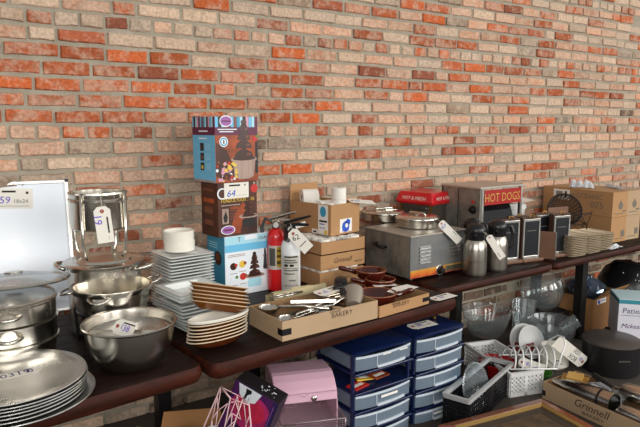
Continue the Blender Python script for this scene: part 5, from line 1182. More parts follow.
# ------------------------------------------------------------------ pink organiser
def pink():
    A = Vector((1.125, -.835, LZ)); yaw = rad(-20); w = .262
    t = thing('desk_organiser', 'pink metal desk organiser with sloping roof beside the left drawer tower', 'organiser', A, yaw)
    prof = [(0, .303), (.004, .335), (.018, .352), (.048, .378), (.080, .394), (.105, .397), (.25, .38), (.25, .303)]
    q = MB(); n = len(prof)
    q.loft([[(0, y, z) for y, z in prof], [(w, y, z) for y, z in prof]], True, True); q.build('hood', PINK, t, bevel=.006, seg=3)
    q = MB(); q.box(.004, w - .004, -.0025, .004, .338, .342); q.build('flap_seam', PINK, t)
    q = MB(); q.tube([(w * .42, .0, .340), (w * .5, -.004, .330), (w * .58, .0, .340)], .003, 6); q.build('finger_notch', mat('pink_light', (226, 186, 204), .35), t)
    q = MB(); q.lathe([(.010, 0), (.012, .002), (.009, .005), (.001, .006)], 18, FR()['front'] @ Matrix.Translation((w * .62, .318, 0))); o = q.build('lock', STEEL, t, smooth=True)
    for x0, x1, y0, y1 in ((0, .004, 0, .25), (w - .004, w, 0, .25), (0, w, .246, .25)):
        q = MB(); q.box(x0, x1, y0, y1, 0, .305); q.build('side_wall', PINK, t)
    q = MB(); q.box(0, w, .004, .25, .16, .165); q.build('shelf', PINK, t); q = MB(); q.box(.004, w - .004, .003, .006, 0, .16); q.build('lower_front', PINK, t)
    # wire mesh drawer sliding forward
    GW = mat('grey_pink_wire', (168, 148, 152), .35, .6); q = MB(); x0, x1, y0, y1, z0, z1 = .010, w + .008, -.085, .17, .218, .262
    for z in (z0, z1): q.tube([(x0, y0, z), (x1, y0, z), (x1, y1, z), (x0, y1, z)], .0038, 6, True)
    for x in (x0, x1): q.tube([(x, y0, z0), (x, y0, z1)], .004, 6)
    o = q.build('mesh_drawer', GW, t, smooth='all')
    q = MB()
    for k in range(1, 24): q.tube([(x0 + (x1 - x0) * k / 24, y0, z1), (x0 + (x1 - x0) * k / 24, y0, z0), (x0 + (x1 - x0) * k / 24, y1, z0)], .0011, 4)
    for k in range(1, 5): q.tube([(x0, y0, z0 + (z1 - z0) * k / 5), (x1, y0, z0 + (z1 - z0) * k / 5)], .0010, 4)
    for k in range(1, 16): q.tube([(x0, y0 + (y1 - y0) * k / 16, z1), (x0, y0 + (y1 - y0) * k / 16, z0), (x1, y0 + (y1 - y0) * k / 16, z0), (x1, y0 + (y1 - y0) * k / 16, z1)], .0011, 4)
    q.build('mesh', GW, o)
    # plastic bag in front
    p = A + Matrix.Rotation(yaw, 4, 'Z') @ Vector((.185, -.185, 0)); t = thing('plastic_bag', 'light blue crumpled plastic bag in front of the pink organiser', 'bag', p); rn = random.Random(2); q = MB(); rings = []
    for j in range(9):
        z = .215 * j / 8; r = .085 * math.sin(PI * (j + 1.6) / 11) ** .6; rings.append([(r * math.cos(2 * PI * i / 18) * (1 + rn.uniform(-.16, .16)), r * math.sin(2 * PI * i / 18) * (1 + rn.uniform(-.16, .16)), z + rn.uniform(-.008, .008) * (j > 0)) for i in range(18)])
    q.loft(rings, True, True); q.build('film', mat('pale_blue_film', (170, 205, 222), .12, trans=.45, ior=1.25), t)
pink()

# ------------------------------------------------------------------ purple printed box, wire file holder, open carton at bottom left
def purple_box():
    A = PY(236, 378.5, -.93); B = PY(279, 404, -1.07); A.z, B.z = A.z, B.z
    u = (B - A); w = u.length; u.normalize(); E = PY(286.5, 389.5, -1.035)
    dn = Vector((0, 0, -1)); n = u.cross(-dn); n = (n - u * n.dot(u)).normalized(); n = n if n.y < 0 else -n
    up = n.cross(u); up = up if up.z > 0 else -up
    # printed canvas standing tilted
    h = max((A.z - LZ), (B.z - LZ)) ; 
    t = thing('printed_gift_box', 'purple and black printed gift box with a pink sunset tilted beside the pink organiser', 'box', A)
    t.matrix_world = Matrix(((u.x, up.x, n.x, A.x), (u.y, up.y, n.y, A.y), (u.z, up.z, n.z, A.z), (0, 0, 0, 1)))
    hh = .30; d = .085
    q = MB(); q.box(0, w, -hh, 0, -d, 0); q.build('box_body', mat('print_black_violet', (34, 22, 44), .4), t, bevel=.002)
    F = Matrix.Identity(4); q = MB(); q.m = 0; q.rect(F, .004, -hh + .004, w - .004, -.004, .0006)
    q.m = 1; q.disc(F, w * .52, -.095, .085, .0010, 24, .85); q.m = 2; q.disc(F, w * .50, -.085, .062, .0013, 24, .8); q.m = 3; q.panel(F, [(w * .10, -.006), (w * .62, -.006), (w * .55, -.05), (w * .35, -.068), (w * .18, -.045)], .0016)
    q.m = 4; q.panel(F, [(w * .28, -.012), (w * .40, -.010), (w * .42, -.022), (w * .35, -.034), (w * .33, -.056), (w * .29, -.050), (w * .30, -.028)], .002)
    rn = random.Random(8); q.m = 4
    for k in range(14):
        x, y = w * rn.uniform(.15, .85), -rn.uniform(.07, .20); a = rn.uniform(0, 6.28); ln = rn.uniform(.02, .045); M = Matrix.Translation((x, y, .0018)) @ Matrix.Rotation(a, 4, 'Z'); q.rect(M, 0, 0, ln, .0016, .0004)
    q.m = 5; q.rect(F, w * .90, -hh + .004, w * .985, -.004, .0022); q.m = 6; q.rect(F, w * .925, -hh + .03, w * .935, -.02, .0026)
    q.build('printed_front', [mat('print_violet', (74, 26, 84), .4), mat('print_magenta', (190, 46, 110), .4, var=.4, vscale=18), mat('print_crimson', (196, 40, 76), .4, var=.3, vscale=25), PWHITE, PBLK, mat('print_indigo', (40, 30, 78), .4), PLILAC], t)
    Tm = Matrix(((1, 0, 0, 0), (0, 0, 1, 0), (0, -1, 0, 0), (0, 0, 0, 1))); q = MB()
    q.rect(Tm, .002, .002, w - .002, d - .002, .0006); q.m = 1
    for k in range(16): q.disc(Tm, w * rn.uniform(.45, .85), d * rn.uniform(.15, .85), rn.uniform(.0015, .004), .0010, 8)
    q.build('printed_lid', [PBLK, PWHITE], t)
    # wire file holder
    z0 = LZ; K = lambda px, py, y: PY(px, py, y)
    t = thing('wire_file_holder', 'pale pink geometric wire file holder leaning in front of the purple box', 'file holder', (A.x, A.y - .12, LZ)); o = Vector(t.location)
    def L(p): return p - o
    a, b_, c, d_ = K(221, 387, -1.06), K(243, 398, -1.10), None, None
    e, f, g = K(230.5, 398.5, -1.13), K(249, 405, -1.16), K(252, 427, -1.16)
    def panel(p0, p1, dn0, dn1, seed):
        q = MB(); rn = random.Random(seed); P0, P1, P2, P3 = L(p0), L(p1), L(dn1), L(dn0)
        q.tube([P0, P1, P2, P3], .0028, 6, True); nx, ny = 4, 11; g = {}
        for i in range(nx + 1):
            for j in range(ny + 1):
                s, r = i / nx, j / ny; s += rn.uniform(-.08, .08) if 0 < i < nx else 0; r += rn.uniform(-.06, .06) if 0 < j < ny else 0
                g[i, j] = (P0 * (1 - s) + P1 * s) * (1 - r) + (P3 * (1 - s) + P2 * s) * r
        for i in range(nx + 1):
            for j in range(ny + 1):
                if i < nx and rn.random() < .62: q.tube([g[i, j], g[i + 1, j]], .0018, 5)
                if j < ny and rn.random() < .62: q.tube([g[i, j], g[i, j + 1]], .0018, 5)
                if i < nx and j < ny and rn.random() < .42: q.tube([g[i, j], g[i + 1, j + 1]], .0018, 5)
        return q
    dz = Vector((0, 0, LZ + .004)); 
    ext = lambda p, px, py, yy: p + (PY(px, py, yy) - p) * ((LZ + .004 - p.z) / (PY(px, py, yy).z - p.z))
    A0 = ext(a, 209, 415, -1.06); B0 = ext(b_, 233, 427, -1.10); E0 = ext(e, 225, 427, -1.13); F0 = ext(f, 251, 427, -1.16)
    q = panel(a, b_, A0, B0, 1); q.build('rear_wire_panel', PINKW, t, smooth='all')
    q = panel(e, f, E0, F0, 2); q.build('front_wire_panel', PINKW, t, smooth='all')
    q = MB()
    for p0, p1 in ((a, e), (b_, f), (A0, E0), (B0, F0)): q.tube([L(p0), L(p1)], .0028, 6)
    q.build('cross_wire', PINKW, t, smooth='all')
    # open carton with flaps, bottom left
    c = Vector((.66, -.73, LZ)); w, d, h = .27, .20, .195
    t = thing('open_carton', 'open brown carton with raised flaps on the floor under the left table', 'carton', c, rad(-24)); open_box(t, w, d, h, CARD3)
    q = MB(); q.loft([[(-.002, .01, h), (-.002, d * .8, h), (-.075, d * .62, h + .055), (-.085, .04, h + .055)], [(.002, .01, h), (.002, d * .8, h), (-.072, d * .62, h + .058), (-.082, .04, h + .058)]], True, True); q.build('side_flap', CARD3, t)
    q = MB(); q.loft([[(.01, d - .002, h), (w - .01, d - .002, h), (w - .02, d + .04, h + .05), (.02, d + .04, h + .05)], [(.01, d + .002, h), (w - .01, d + .002, h), (w - .02, d + .044, h + .05), (.02, d + .044, h + .05)]], True, True); q.build('back_flap', CARD3, t)
    R_ = Matrix.Rotation(rad(-24), 4, 'Z')
    p = c + R_ @ Vector((.115, .08, .006)); t = thing('foam_roll', 'dark grey foam lump sticking out of the open floor carton', 'foam', p); q = MB(); rn = random.Random(6); q.lathe([(.001, 0), (.05, 0), (.055, .12), (.05, .20), (.035, .228), (.001, .236)], 18, wob=lambda j: 1 + .12 * math.sin(j * 2.1) + .06 * math.sin(j * 5)); q.build('foam', mat('dark_foam', (44, 42, 44), .95, bump=.6, bscale=60), t, smooth=True)
    p = c + R_ @ Vector((.215, .08, .006)); t = thing('crumpled_paper', 'crumpled white and blue paper in the open floor carton', 'paper', p); rings = []; q = MB()
    for j in range(7): r = .055 * math.sin(PI * (j + 1) / 8.2) ** .5; rings.append([(r * math.cos(2 * PI * i / 14) * (1 + rn.uniform(-.2, .2)), r * math.sin(2 * PI * i / 14) * (1 + rn.uniform(-.2, .2)), .225 * j / 6 + (rn.uniform(-.01, .01) if j else 0)) for i in range(14)])
    q.loft(rings, True, True); q.build('paper', mat('bluish_paper', (206, 220, 232), .7), t)
purple_box()

# ------------------------------------------------------------------ crates and wire rack
def lattice(q, F, w, h, nx, ny, bar, th):
    for i in range(nx + 1): q.rect(F, w * i / nx - bar / 2, 0, w * i / nx + bar / 2, h, th)
    for j in range(ny + 1): q.rect(F, 0, h * j / ny - bar / 2, w, h * j / ny + bar / 2, th)
def crate(name, label, A, yaw, w, d, h, m_body, m_rim, grp=None, rimh=.022, bar=.0095):
    t = thing(name, label, 'crate', (A.x, A.y, LZ + .001), yaw, grp)
    F = FR(w, d, h); back = Matrix.Translation((0, d, 0)) @ F['front']
    for nm, M, ww in (('front_wall', F['front'], w), ('left_wall', F['left'], d), ('right_wall', F['right'], d), ('back_wall', back, w)):
        q = MB(); lattice(q, M @ Matrix.Translation((0, 0, -.003)), ww, h - rimh, max(6, int(ww / .024)), max(3, int(h / .026)), bar, .003)
        q.rect(M @ Matrix.Translation((0, 0, -.003)), 0, 0, ww, .02, .0035); q.rect(M @ Matrix.Translation((0, 0, -.003)), ww * .45, 0, ww * .55, h - rimh, .0035); q.build(nm, m_body, t)
    q = MB(); q.box(0, w, 0, d, 0, .004); q.build('base', m_body, t)
    q = MB(); e = .006
    q.loft([rsq(w + 2 * e, d + 2 * e, .008, h - rimh, 3, w / 2, d / 2), rsq(w + 3 * e, d + 3 * e, .008, h, 3, w / 2, d / 2), rsq(w - 2 * e, d - 2 * e, .004, h, 3, w / 2, d / 2), rsq(w - 2 * e, d - 2 * e, .004, h - rimh, 3, w / 2, d / 2)], closed=True); q.build('rim', m_rim, t)
    return t
def crates():
    h = .165; a = P(469, 400, LZ + h); b = P(504, 369.5, LZ + h); a = Vector((a.x, a.y, 0)); yaw = yaw2(a, b); w = (b - a).length
    crate('folding_crate', 'black folding crate with pale grey rim beside the right drawer tower', a, yaw, w, .125, h, BLACK, GREYP)
    R_ = Matrix.Rotation(yaw, 4, 'Z')
    c = a + R_ @ Vector((w * .34, .062, LZ + .012)); t = thing('glass_dish', 'oval clear glass dish standing on edge in the black folding crate', 'glass dish', c, yaw - .35, rot=(rad(76), 0, yaw - .22)); q = MB()
    t.location = c + Vector((0, 0, .135))
    q.lathe([(.001, -.010), (.058, -.008), (.084, .010), (.098, .018), (.103, .017), (.103, .020), (.097, .023), (.079, .015), (.055, -.003), (.001, -.005)], 40, sy=1.15); q.build('dish', thin_glass('bluish_glass', (.80, .86, .90), .10), t, smooth=True)
    # white basket
    h = .135; f = P(511, 373.5, LZ + h); r = P(536, 366, LZ + h); l = P(471, 342, LZ + h); yaw = yaw2(f, r); w = (r - f).length; ax = Vector((f.x, f.y, 0))
    ly = math.atan2(l.y - f.y, l.x - f.x); yaw2_ = ly - PI / 2; d = min((l - f).length, .46)
    crate('white_basket', 'white plastic basket with wire rack resting on it beside the black crate', ax, yaw2_ * .75 + yaw * .25, w, d, h, WHITEP, WHITEP, bar=.0145)
    Rb = Matrix.Rotation(yaw2_ * .75 + yaw * .25, 4, 'Z')
    t = thing('wire_dish_rack', 'white wire rack of curved hoops lying across the white basket', 'rack', ax + Rb @ Vector((.02, .03, LZ + h + .008)), yaw2_ * .75 + yaw * .25 - .25); q = MB()
    W2, n = .25, 6
    q.tube([(0, 0, 0), (W2, 0, 0), (W2, .20, 0), (0, .20, 0)], .0045, 8, True); q.build('base_frame', WHITEM, t, smooth='all')
    for k in range(n):
        x = .02 + (W2 - .04) * k / (n - 1); q = MB(); q.tube([(x + .02 * math.sin(j * PI / 12) , .10 - .095 * math.cos(j * PI / 12), .085 * math.sin(j * PI / 12)) for j in range(13)], .0042, 8); q.build('hoop', WHITEM, t, smooth='all')
    q = MB(); q.tube([(W2, .0, 0), (W2 + .03, .03, .06), (W2 + .06, .06, .11), (W2 + .07, .10, .135), (W2 + .06, .15, .13), (W2 + .03, .19, .09), (W2, .2, 0)], .0045, 8); q.build('side_hoop', WHITEM, t, smooth='all')
    a_ = ax + Rb @ Vector((.12, .0, LZ + h + .014)); a_ = P(519, 361, LZ + h + .03); hang_tag('white tag with blue writing lying on the white wire rack', a_, a_ + RT * .13 + Vector((0, 0, -.035)) - FH * .03, a_ + RT * .02 + Vector((0, 0, .05)), [('81', .05, -.01, .03, 2, 0), ('-', .08, -.01, .03, 2, .3)], w=.05)
    # crockery behind the rack
    p = P(489, 362, LZ + .05); c = ax + Rb @ Vector((w * .25, .20, LZ + .006))
    t = thing('red_bowl', 'glossy dark red bowl inside the white basket under the wire rack', 'bowl', c); q = MB(); q.lathe([(.001, 0), (.05, 0), (.085, .04), (.105, .115), (.102, .117), (.082, .045), (.047, .006), (.001, .006)], 36); q.build('body', mat('red_glaze', (150, 16, 20), .15, coat=.5), t, smooth=True)
    c = P(528, 348, LZ + .15); 
    for k, (px, py, lab) in enumerate(((526, 360, 'round white plate standing on edge behind the wire rack'), (533, 362, 'round white plate leaning on its twin behind the wire rack'))):
        c = P(px, py, LZ + .03); t = thing('white_plate', lab, 'plate', (c.x + .10, c.y + .10, LZ + .103), 0, 'white plates behind the wire rack', (rad(68), 0, YAW - PI / 2 + .25 + .2 * k)); q = MB(); q.lathe([(.001, 0), (.06, 0), (.100, .013), (.102, .016), (.06, .006), (.001, .005)], 40); q.build('body', mat('pale_grey_ceramic', (188, 188, 186), .3), t, smooth=True)
    c = P(541, 378, LZ); t = thing('green_dish', 'small green glass dish on the floor beside the white basket', 'dish', (c.x, c.y, LZ)); q = MB(); q.lathe([(.001, 0), (.03, 0), (.055, .022), (.062, .04), (.059, .04), (.05, .022), (.028, .005), (.001, .005)], 30); q.build('body', mat('green_glass', (90, 160, 60), .08, trans=.6), t, smooth=True)
    c = P(556, 371, LZ); t = thing('white_crock', 'white lettered crock standing beside the kraft bakery box on the floor', 'crock', (c.x + .05, c.y + .05, LZ)); zz = zat(c.x + .05, c.y + .05, 345) - LZ; q = MB(); q.lathe([(.001, 0), (.06, 0), (.082, .02), (.086, zz - .02), (.080, zz), (.074, zz), (.078, zz - .02), (.07, .02), (.001, .01)], 36); q.build('body', WHITE, t, smooth=True)
    q = MB(); fa = -FH; M = Matrix(((RT.x, 0, fa.x, fa.x * .0865), (RT.y, 0, fa.y, fa.y * .0865), (0, 1, 0, zz * .45), (0, 0, 0, 1))); q.text(M, 'ML', -.01, 0, .022, .001); q.rect(M, -.03, -.012, .02, -.009, .001); q.build('lettering', BLKINK, t)
crates()

# ------------------------------------------------------------------ glassware
def glassware():
    # ribbed punch bowl
    c = Vector((3.06, -.265, LZ)); zr = zat(c.x, c.y, 309) - LZ; R = .158
    t = thing('punch_bowl', 'big ribbed clear glass punch bowl behind the white basket', 'bowl', c); n = 64
    rib = lambda j: 1 + (.018 if j % 2 else -.018)
    q = MB(); q.lathe([(.001, .0), (.075, 0), (.07, .015), (.085, .03), (.125, zr * .45), (.150, zr * .8), (R, zr), (R - .004, zr + .002), (.143, zr * .8), (.117, zr * .47), (.07, .04), (.001, .032)], n, wob=rib); q.build('bowl', GLASS, t)
    # carton that carries the upper glass
    t = thing('storage_box', 'plain dark box under the round clear glass bowl by the wall', 'box', (3.43, -.46, LZ), -.1); q = MB(); hb = .15; q.box(.03, .25, .02, .30, 0, hb); q.build('carton', DARK, t, bevel=.003)
    def fish(label, x, y, z, R, nm='glass_bowl', rot=None):
        t = thing(nm, label, 'bowl', (x, y, z), 0, None, rot or (0, 0, 0)); q = MB(); e = .0045
        prof = [(.001, 0), (R * .5, 0), (R * .85, R * .30), (R, R * .80), (R * .93, R * 1.30), (R * .78, R * 1.55), (R * .82, R * 1.64)]
        q.lathe(prof + [(r_ - e, z_ - (0 if i else 0) + (e if i > 4 else 0)) for i, (r_, z_) in enumerate(reversed(prof)) if r_ > R * .6] + [(R * .48, e * 1.3), (.001, e * 1.3)], 44); q.build('bowl', GLASS, t, smooth=True); return t
    zc = LZ + hb + .001
    fish('round clear glass bowl standing on the plain dark box against the wall', 3.565, -.32, zc, .148)
    c = P(557, 346, LZ); c = Vector((3.26, -.625, LZ)); t = thing('glass_bowl', 'clear glass bowl with flared lip on the floor in front of the kraft box', 'bowl', c); zr = zat(c.x, c.y, 320) - LZ; R = .145; q = MB()
    q.lathe([(.001, 0), (.07, 0), (.112, zr * .3), (.136, zr * .65), (R, zr), (R + .003, zr + .004), (R - .005, zr + .003), (.130, zr * .66), (.106, zr * .32), (.064, .008), (.001, .008)], 48); q.build('bowl', GLASS2, t, smooth=True)
    t = thing('glass_jug', 'small clear glass jug lying in the flared glass bowl', 'jug', c + RT * .055 + Vector((0, 0, zr * .70)), rot=(rad(50), rad(20), .4)); q = MB(); q.lathe([(.001, 0), (.035, 0), (.042, .03), (.046, .07), (.040, .10), (.045, .115), (.041, .115), (.036, .10), (.042, .07), (.038, .03), (.03, .006), (.001, .006)], 30); q.build('body', GLASS, t, smooth=True)
    c = Vector((3.23, -.42, LZ)); t = thing('glass_vase', 'tall tilted clear glass vase between the punch bowl and the round bowls', 'vase', c + Vector((0, 0, .02)), rot=(rad(-9), rad(14), 0)); q = MB(); hv = .27
    q.lathe([(.001, 0), (.05, 0), (.062, .03), (.07, hv * .5), (.082, hv), (.079, hv), (.066, hv * .5), (.057, .032), (.045, .012), (.001, .012)], 36); q.build('body', GLASS, t, smooth=True)
    t = thing('red_pot', 'dark red rounded pot at the foot of the glass vase', 'pot', (3.05, -.56, LZ)); q = MB(); q.lathe([(.001, 0), (.055, 0), (.08, .03), (.085, .07), (.07, .10), (.066, .10), (.078, .07), (.001, .06)], 30); q.build('body', mat('dull_red', (120, 26, 22), .4), t, smooth=True)
glassware()

# ------------------------------------------------------------------ carton with blue film, bin bag, medical box, black pot
def right_low():
    A = P(592, 333, LZ); yaw = rad(3); w, d = .40, .30; h = zat(A.x, A.y, 300) - LZ
    t = thing('open_carton', 'open brown carton holding crumpled silvery blue film under the right table', 'carton', (A.x, A.y, LZ), yaw)
    R_ = Matrix.Rotation(yaw, 4, 'Z')
    open_box(t, w, d, h, CARD3, ink=lambda q, F: (setattr(q, 'm', 4), q.rect(F['front'], w * .10, h * .82, w * .40, h * .97, .0015), setattr(q, 'm', 5), q.disc(F['front'], w * .16, h * .89, .014, .003), q.rect(F['front'], w * .22, h * .90, w * .36, h * .92, .003)))
    q = MB(); q.loft([[(-.002, .0, h), (-.002, d, h), (-.11, d - .02, h - .07), (-.11, .02, h - .09)], [(.002, 0, h), (.002, d, h), (-.109, d - .02, h - .066), (-.109, .02, h - .086)]], True, True); q.build('left_flap', CARD3, t)
    q = MB(); q.loft([[(0.01, -.002, h), (w - .01, -.002, h), (w - .02, -.05, h + .055), (.03, -.05, h + .055)], [(.01, .002, h), (w - .01, .002, h), (w - .02, -.046, h + .058), (.03, -.046, h + .058)]], True, True); q.build('front_flap', CARD3, t)
    fo = thing('silver_film', 'crumpled silvery blue foil film spilling from the open carton', 'film', Vector((A.x, A.y, 0)) + R_ @ Vector((w * .40, d * .5, LZ + .006)), yaw); rn = random.Random(12); q = MB(); rings = []
    for j in range(11):
        z = (h + .095) * j / 10; s = .80 + .16 * math.sin(j); s = s * (1.0 if j < 8 else (1.05, .8, .35)[j - 8]); rings.append([(w * .36 * s * math.cos(2 * PI * i / 26) * (1 + rn.uniform(-.14, .14) * (j > 5)), d * .42 * s * math.sin(2 * PI * i / 26) * (1 + rn.uniform(-.14, .14) * (j > 5)), z + (rn.uniform(-.022, .022) if j > 5 else 0)) for i in range(26)])
    q.loft(rings, True, True); q.build('film', mat('blue_silver_foil', (186, 204, 228), .14, .85, var=.7, vscale=9, rgb2=(52, 72, 104)), fo)
    # bin bag with specks
    c = Vector((4.47, -.42, LZ)); t = thing('bin_bag', 'black bin bag with white specks under the far right of the table', 'bag', c); q = MB(); rings = []; H = zat(c.x, c.y - .05, 264) - LZ
    for j in range(10): r = .22 * math.sin(PI * (j + 2.2) / 12.5) ** .7; rings.append([(r * math.cos(2 * PI * i / 24) * (1 + rn.uniform(-.07, .07)), r * math.sin(2 * PI * i / 24) * (1 + rn.uniform(-.07, .07)), H * j / 9 + (rn.uniform(-.01, .01) if j else 0)) for i in range(24)])
    q.loft(rings, True, True); q.build('film', mat('black_film', (20, 20, 23), .3), t, smooth='all')
    q = MB()
    for k in range(26):
        a, j = rn.uniform(3.4, 6.0), rn.uniform(4, 8.6); r = .22 * math.sin(PI * (j + 2.2) / 12.5) ** .7 * 1.05; M = Matrix.Translation((r * math.cos(a), r * math.sin(a), H * j / 9)); q.lathe([(.001, -.004), (.005, 0), (.001, .004)], 6, M)
    o = q.build('specks', PAPER, t); o['kind'] = 'stuff'
    # white medical box
    zb = .245; A = P(616.5, 338, zb); yaw = rad(-48)
    B = Vector((A.x, A.y, 0)) ; zt = zat(A.x, A.y, 299.5)
    cr = thing('storage_box', 'plain dark box supporting the white lettered box', 'box', (A.x - .02, A.y + .01, LZ), yaw); q = MB(); q.box(0, .30, 0, .24, 0, zb - LZ - .001); q.build('carton', DARK, cr, bevel=.002)
    w, d, h = .34, .26, zt - zb; t = thing('lettered_box', 'white box with teal band and script lettering at the right edge', 'box', (A.x, A.y, zb), yaw); F = FR(w, d, h); f, l = F['front'], F['left']
    q = MB(); q.box(0, w, 0, d, 0, h); q.build('carton', mat('box_white', (222, 220, 230), .6), t, bevel=.002)
    q = MB(); q.rect(f, 0, h * .90, w, h * 1.0, .001); q.rect(l, 0, h * .90, d, h, .001); q.m = 1; q.text(f, 'Patient', .025, h * .66, .050, .0012, 'L', shear=.1); q.m = 2; q.rect(f, .015, h * .60, .30, h * .61, .0012); q.text(f, 'Mckesson', .022, h * .28, .042, .0012, 'L', shear=.3)
    q.build('printing', [mat('teal_print', (52, 140, 156), .5), mat('blue_grey_print', (84, 92, 120), .6), mat('plum_print', (96, 60, 104), .6)], t)
    q = MB(); q.box(.004, w - .004, .004, d - .004, h, h + .0015); q.build('pale_lid', mat('pale_teal', (196, 218, 222), .5), t)
    # black round pot with lid
    c = P(612, 337.5, .37); R = .158; zt = .365
    t = thing('round_canister', 'wide black round canister with flat grey-brown lid at the lower right', 'canister', (c.x, c.y, LZ)); q = MB(); H = zt - LZ
    q.lathe([(.001, 0), (R - .006, 0), (R, .006), (R, H - .012), (.001, H - .012)], 56); q.build('body', mat('satin_black', (20, 19, 21), .35), t, smooth=True)
    q = MB(); q.lathe([(R + .001, H - .014), (R + .004, H - .010), (R + .003, H - .002), (R - .006, H + .003), (.001, H + .004), (.001, H), (R - .008, H - .011)], 56); q.build('lid', mat('taupe_lid', (74, 67, 63), .35, var=.15, vscale=5), t, smooth=True)
    q = MB(); fa = -FH; M = Matrix(((RT.x, 0, fa.x, fa.x * (R + .0005)), (RT.y, 0, fa.y, fa.y * (R + .0005)), (0, 1, 0, H * .55), (0, 0, 0, 1)))
    for k in range(6): q.rect(M @ Matrix.Translation((0, 0, 0)), -.03 + .011 * k, 0, -.025 + .011 * k, .008, .0012)
    q.build('small_marks', GREYINK, t)
    # bakery box of steel tools
    z1 = .272; A = P(543, 381.5, z1); B = P(640, 424, z1); A = Vector((A.x, A.y, 0)); yaw = yaw2(A, B); w = .56; d = .27; h = z1 - LZ; R_ = Matrix.Rotation(yaw, 4, 'Z')
    t = thing('bakery_box', 'shallow kraft bakery box of steel tubes and cones on the floor at lower right', 'box', (A.x, A.y, LZ + .001), yaw)
    def ink(q, F): q.text(F['front'], 'Grinnell', w * .50, h * .44, .058, .0008, shear=.3); q.text(F['front'], 'BAKERY', w * .53, h * .16, .022, .0008, sx=1.5); q.m = 3; q.rect(F['left'], d - .03, h * .2, d + .001, h * .5, .0012); q.rect(F['front'], -.001, h * .2, .02, h * .5, .0012)
    open_box(t, w, d, h, CARD2, ink=ink)
    def L(x, y, z): return Vector((A.x, A.y, LZ)) + R_ @ Vector((x, y, z))
    def tubething(nm, label, cat, p0, p1, prof, m, extra=None):
        p0, p1 = Vector(p0), Vector(p1); ax = (p1 - p0); ln = ax.length; t = thing(nm, label, cat, p0, 0, 'steel tools in the floor bakery box'); M = ax.to_track_quat('Z', 'Y').to_matrix().to_4x4()
        q = MB(); q.lathe([(r, z * ln) for r, z in prof], 32, M); q.build('body', m, t, smooth=True)
        if extra: extra(t, M, ln)
        return t
    def band(t, M, ln):
        q = MB(); q.lathe([(.0525, ln * .80), (.0535, ln * .80), (.0535, ln * .83), (.0525, ln * .83)], 32, M, closed=True); q.build('black_band', BLACK, t)
        q = MB(); q.tube([M @ Vector((0, .053, ln * .97)), M @ Vector((0, .075, ln * .97))], .004, 8); q.build('hook', STEEL, t)
    tubething('steel_cone', 'long polished steel cone with black band lying in the floor bakery box', 'cone', L(.02, .058, h - .004), L(.36, .064, h + .010), [(.014, 0), (.034, .22), (.046, .5), (.052, .72), (.052, 1.0), (.048, 1.0), (.046, .74), (.036, .5), (.001, .3)], BRUSH, band)
    tubething('steel_tumbler', 'steel tube with open dark mouth right of the polished cone', 'tumbler', L(.385, .065, h - .012), L(.55, .055, h - .004), [(.001, 0), (.034, .02), (.038, .1), (.040, 1.0), (.037, 1.0), (.034, .12), (.001, .08)], STEEL)
    tubething('shaker', 'steel shaker cylinder with narrow neck lying at the back of the floor bakery box', 'shaker', L(.27, .200, h + .012), L(.50, .17, h + .050), [(.001, 0), (.014, .0), (.016, .22), (.020, .26), (.054, .30), (.056, .92), (.052, 1.0), (.001, 1.0)], STEEL)
    tubething('kitchen_tool', 'black-handled kitchen tool pointing out over the back of the floor bakery box', 'handle', L(.13, .23, h + .035), L(.27, .202, h + .014), [(.001, 0), (.016, .02), (.018, .5), (.014, .98), (.001, 1.0)], BLACK)
    for k, (x0, y0, x1, y1, lab) in enumerate(((.17, .14, .36, .125, 'clear plastic wrapped tool in the middle of the floor bakery box'),)):
        t = thing('wrapped_tool', lab, 'tool', L(x0, y0, h + .016), 0); q = MB(); d0 = L(x1, y1, h + .012) - L(x0, y0, h + .016); q.tube([Vector((0, 0, 0)), d0 * .3 + Vector((0, 0, .006)), d0 * .8, d0], [.012, .034, .028, .012], 10); q.build('wrap', PLWRAP, t); q = MB(); q.tube([d0 * .1, d0 * .9], [.012, .014], 10); q.build('core', WHITEP, t)
    q0 = thing('tool_heap', 'small steel odds and ends filling the floor bakery box', 'tools', L(0, 0, 0), yaw); q0['kind'] = 'stuff'; q = MB(); rn = random.Random(19)
    for i in range(46):
        x, y, a = rn.uniform(.045, w - .045), rn.uniform(.04, d - .04), rn.uniform(-.7, .7); dx, dy = .028 * math.cos(a), .028 * math.sin(a); z = rn.uniform(.014, h - .035); q.tube([(x - dx, y - dy, z), (x + dx, y + dy, z)], rn.uniform(.005, .013), 7)
    o = q.build('odds', STEEL, q0, smooth=True); o['kind'] = 'stuff'
    c = L(.06, .17, h - .006); t = thing('wooden_board', 'mustard coloured wooden piece at the left end of the floor bakery box', 'board', c, yaw + .5); q = MB(); q.box(-.06, .07, -.045, .045, 0, .012); q.build('board', mat('mustard_wood', (176, 128, 54), .6, var=.2), t, bevel=.003); q = MB(); q.box(-.035, .045, -.045, .045, .0125, .026); q.build('upper_piece', mat('mustard_wood2', (196, 152, 80), .6), t, bevel=.003)
    # big tag with BOX lettering upside down
    a = PY(584, 363, -.93); e = PY(556, 340.5, -.93); u = (e - a).normalized(); s = Vector((0, 0, 1)); 
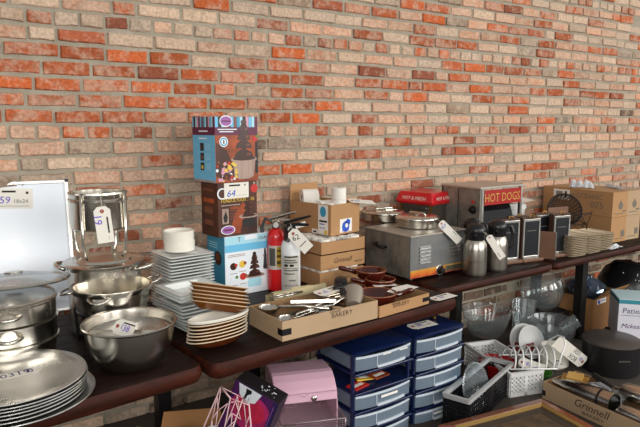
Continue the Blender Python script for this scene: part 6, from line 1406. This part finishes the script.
    T_ = hang_tag('big white tag with upside-down BOX lettering standing above the floor bakery box', a, e, a + (u.cross(-FH)) * -1, [('BOX', .125, .002, .042, 4, 0), ('1020', .125, -.036, .036, 4, 0), ('86', .055, -.016, .034, 2, 0)], w=.078)
    # framed picture lying in front
    A = P(541.5, 396.5, .285); A2 = P(472, 427, .285); A3 = P(599, 427, .285); ux = (A2 - A).normalized(); yaw = math.atan2((A3 - A).y, (A3 - A).x); 
    t = thing('picture_frame', 'wooden picture frame with gold inner edge lying in the bottom foreground', 'picture frame', (A.x, A.y, .262), yaw - .0)
    lx, ly = .50, -.62; fw = .052
    cr = (A3 - A).normalized(); sgn = cr.x * ux.y - cr.y * ux.x; s = 1 if sgn > 0 else -1
    ca = math.acos(max(-1, min(1, cr.dot(ux)))); 
    def bar(w0, w1, z0, z1):  # frame ring between insets w0..w1
        q = MB(); o_ = [(w0, w0), (lx - w0, w0), (lx - w0, .62 - w0), (w0, .62 - w0)]; i_ = [(w1, w1), (lx - w1, w1), (lx - w1, .62 - w1), (w1, .62 - w1)]
        Q = lambda pts, z: [(x, s * y, z) for x, y in pts]
        q.loft([Q(o_, 0), Q(o_, z0), Q(i_, z1), Q(i_, 0)], closed=True); return q
    FWD = mat('frame_wood', (142, 78, 44), .35, var=.35, vscale=6, coat=.3, stretch=(8, 8, 1))
    bar(0, fw, .014, .026).build('wooden_frame', FWD, t, bevel=.003); bar(fw, fw + .014, .024, .018).build('gilt_edge', mat('gilt', (170, 136, 78), .4, .5), t)
    bar(fw + .014, fw + .055, .012, .010).build('mount', mat('dark_mount', (70, 58, 46), .7, var=.3), t)
    q = MB(); q.box(fw + .05, lx - fw - .05, *(sorted((s * (fw + .05), s * (.62 - fw - .05)))), .004, .008); q.build('picture', mat('aged_print', (104, 82, 60), .5, var=1, rgb2=(60, 50, 40), vscale=14), t)
    # what holds the frame up
    p = thing('storage_box', 'flat dark box underneath the wooden picture frame', 'box', (A.x, A.y, LZ), yaw); q = MB(); q.box(.03, lx - .03, *(sorted((s * .03, s * .59))), .0005, .0815); q.build('carton', DARK, p)
right_low()
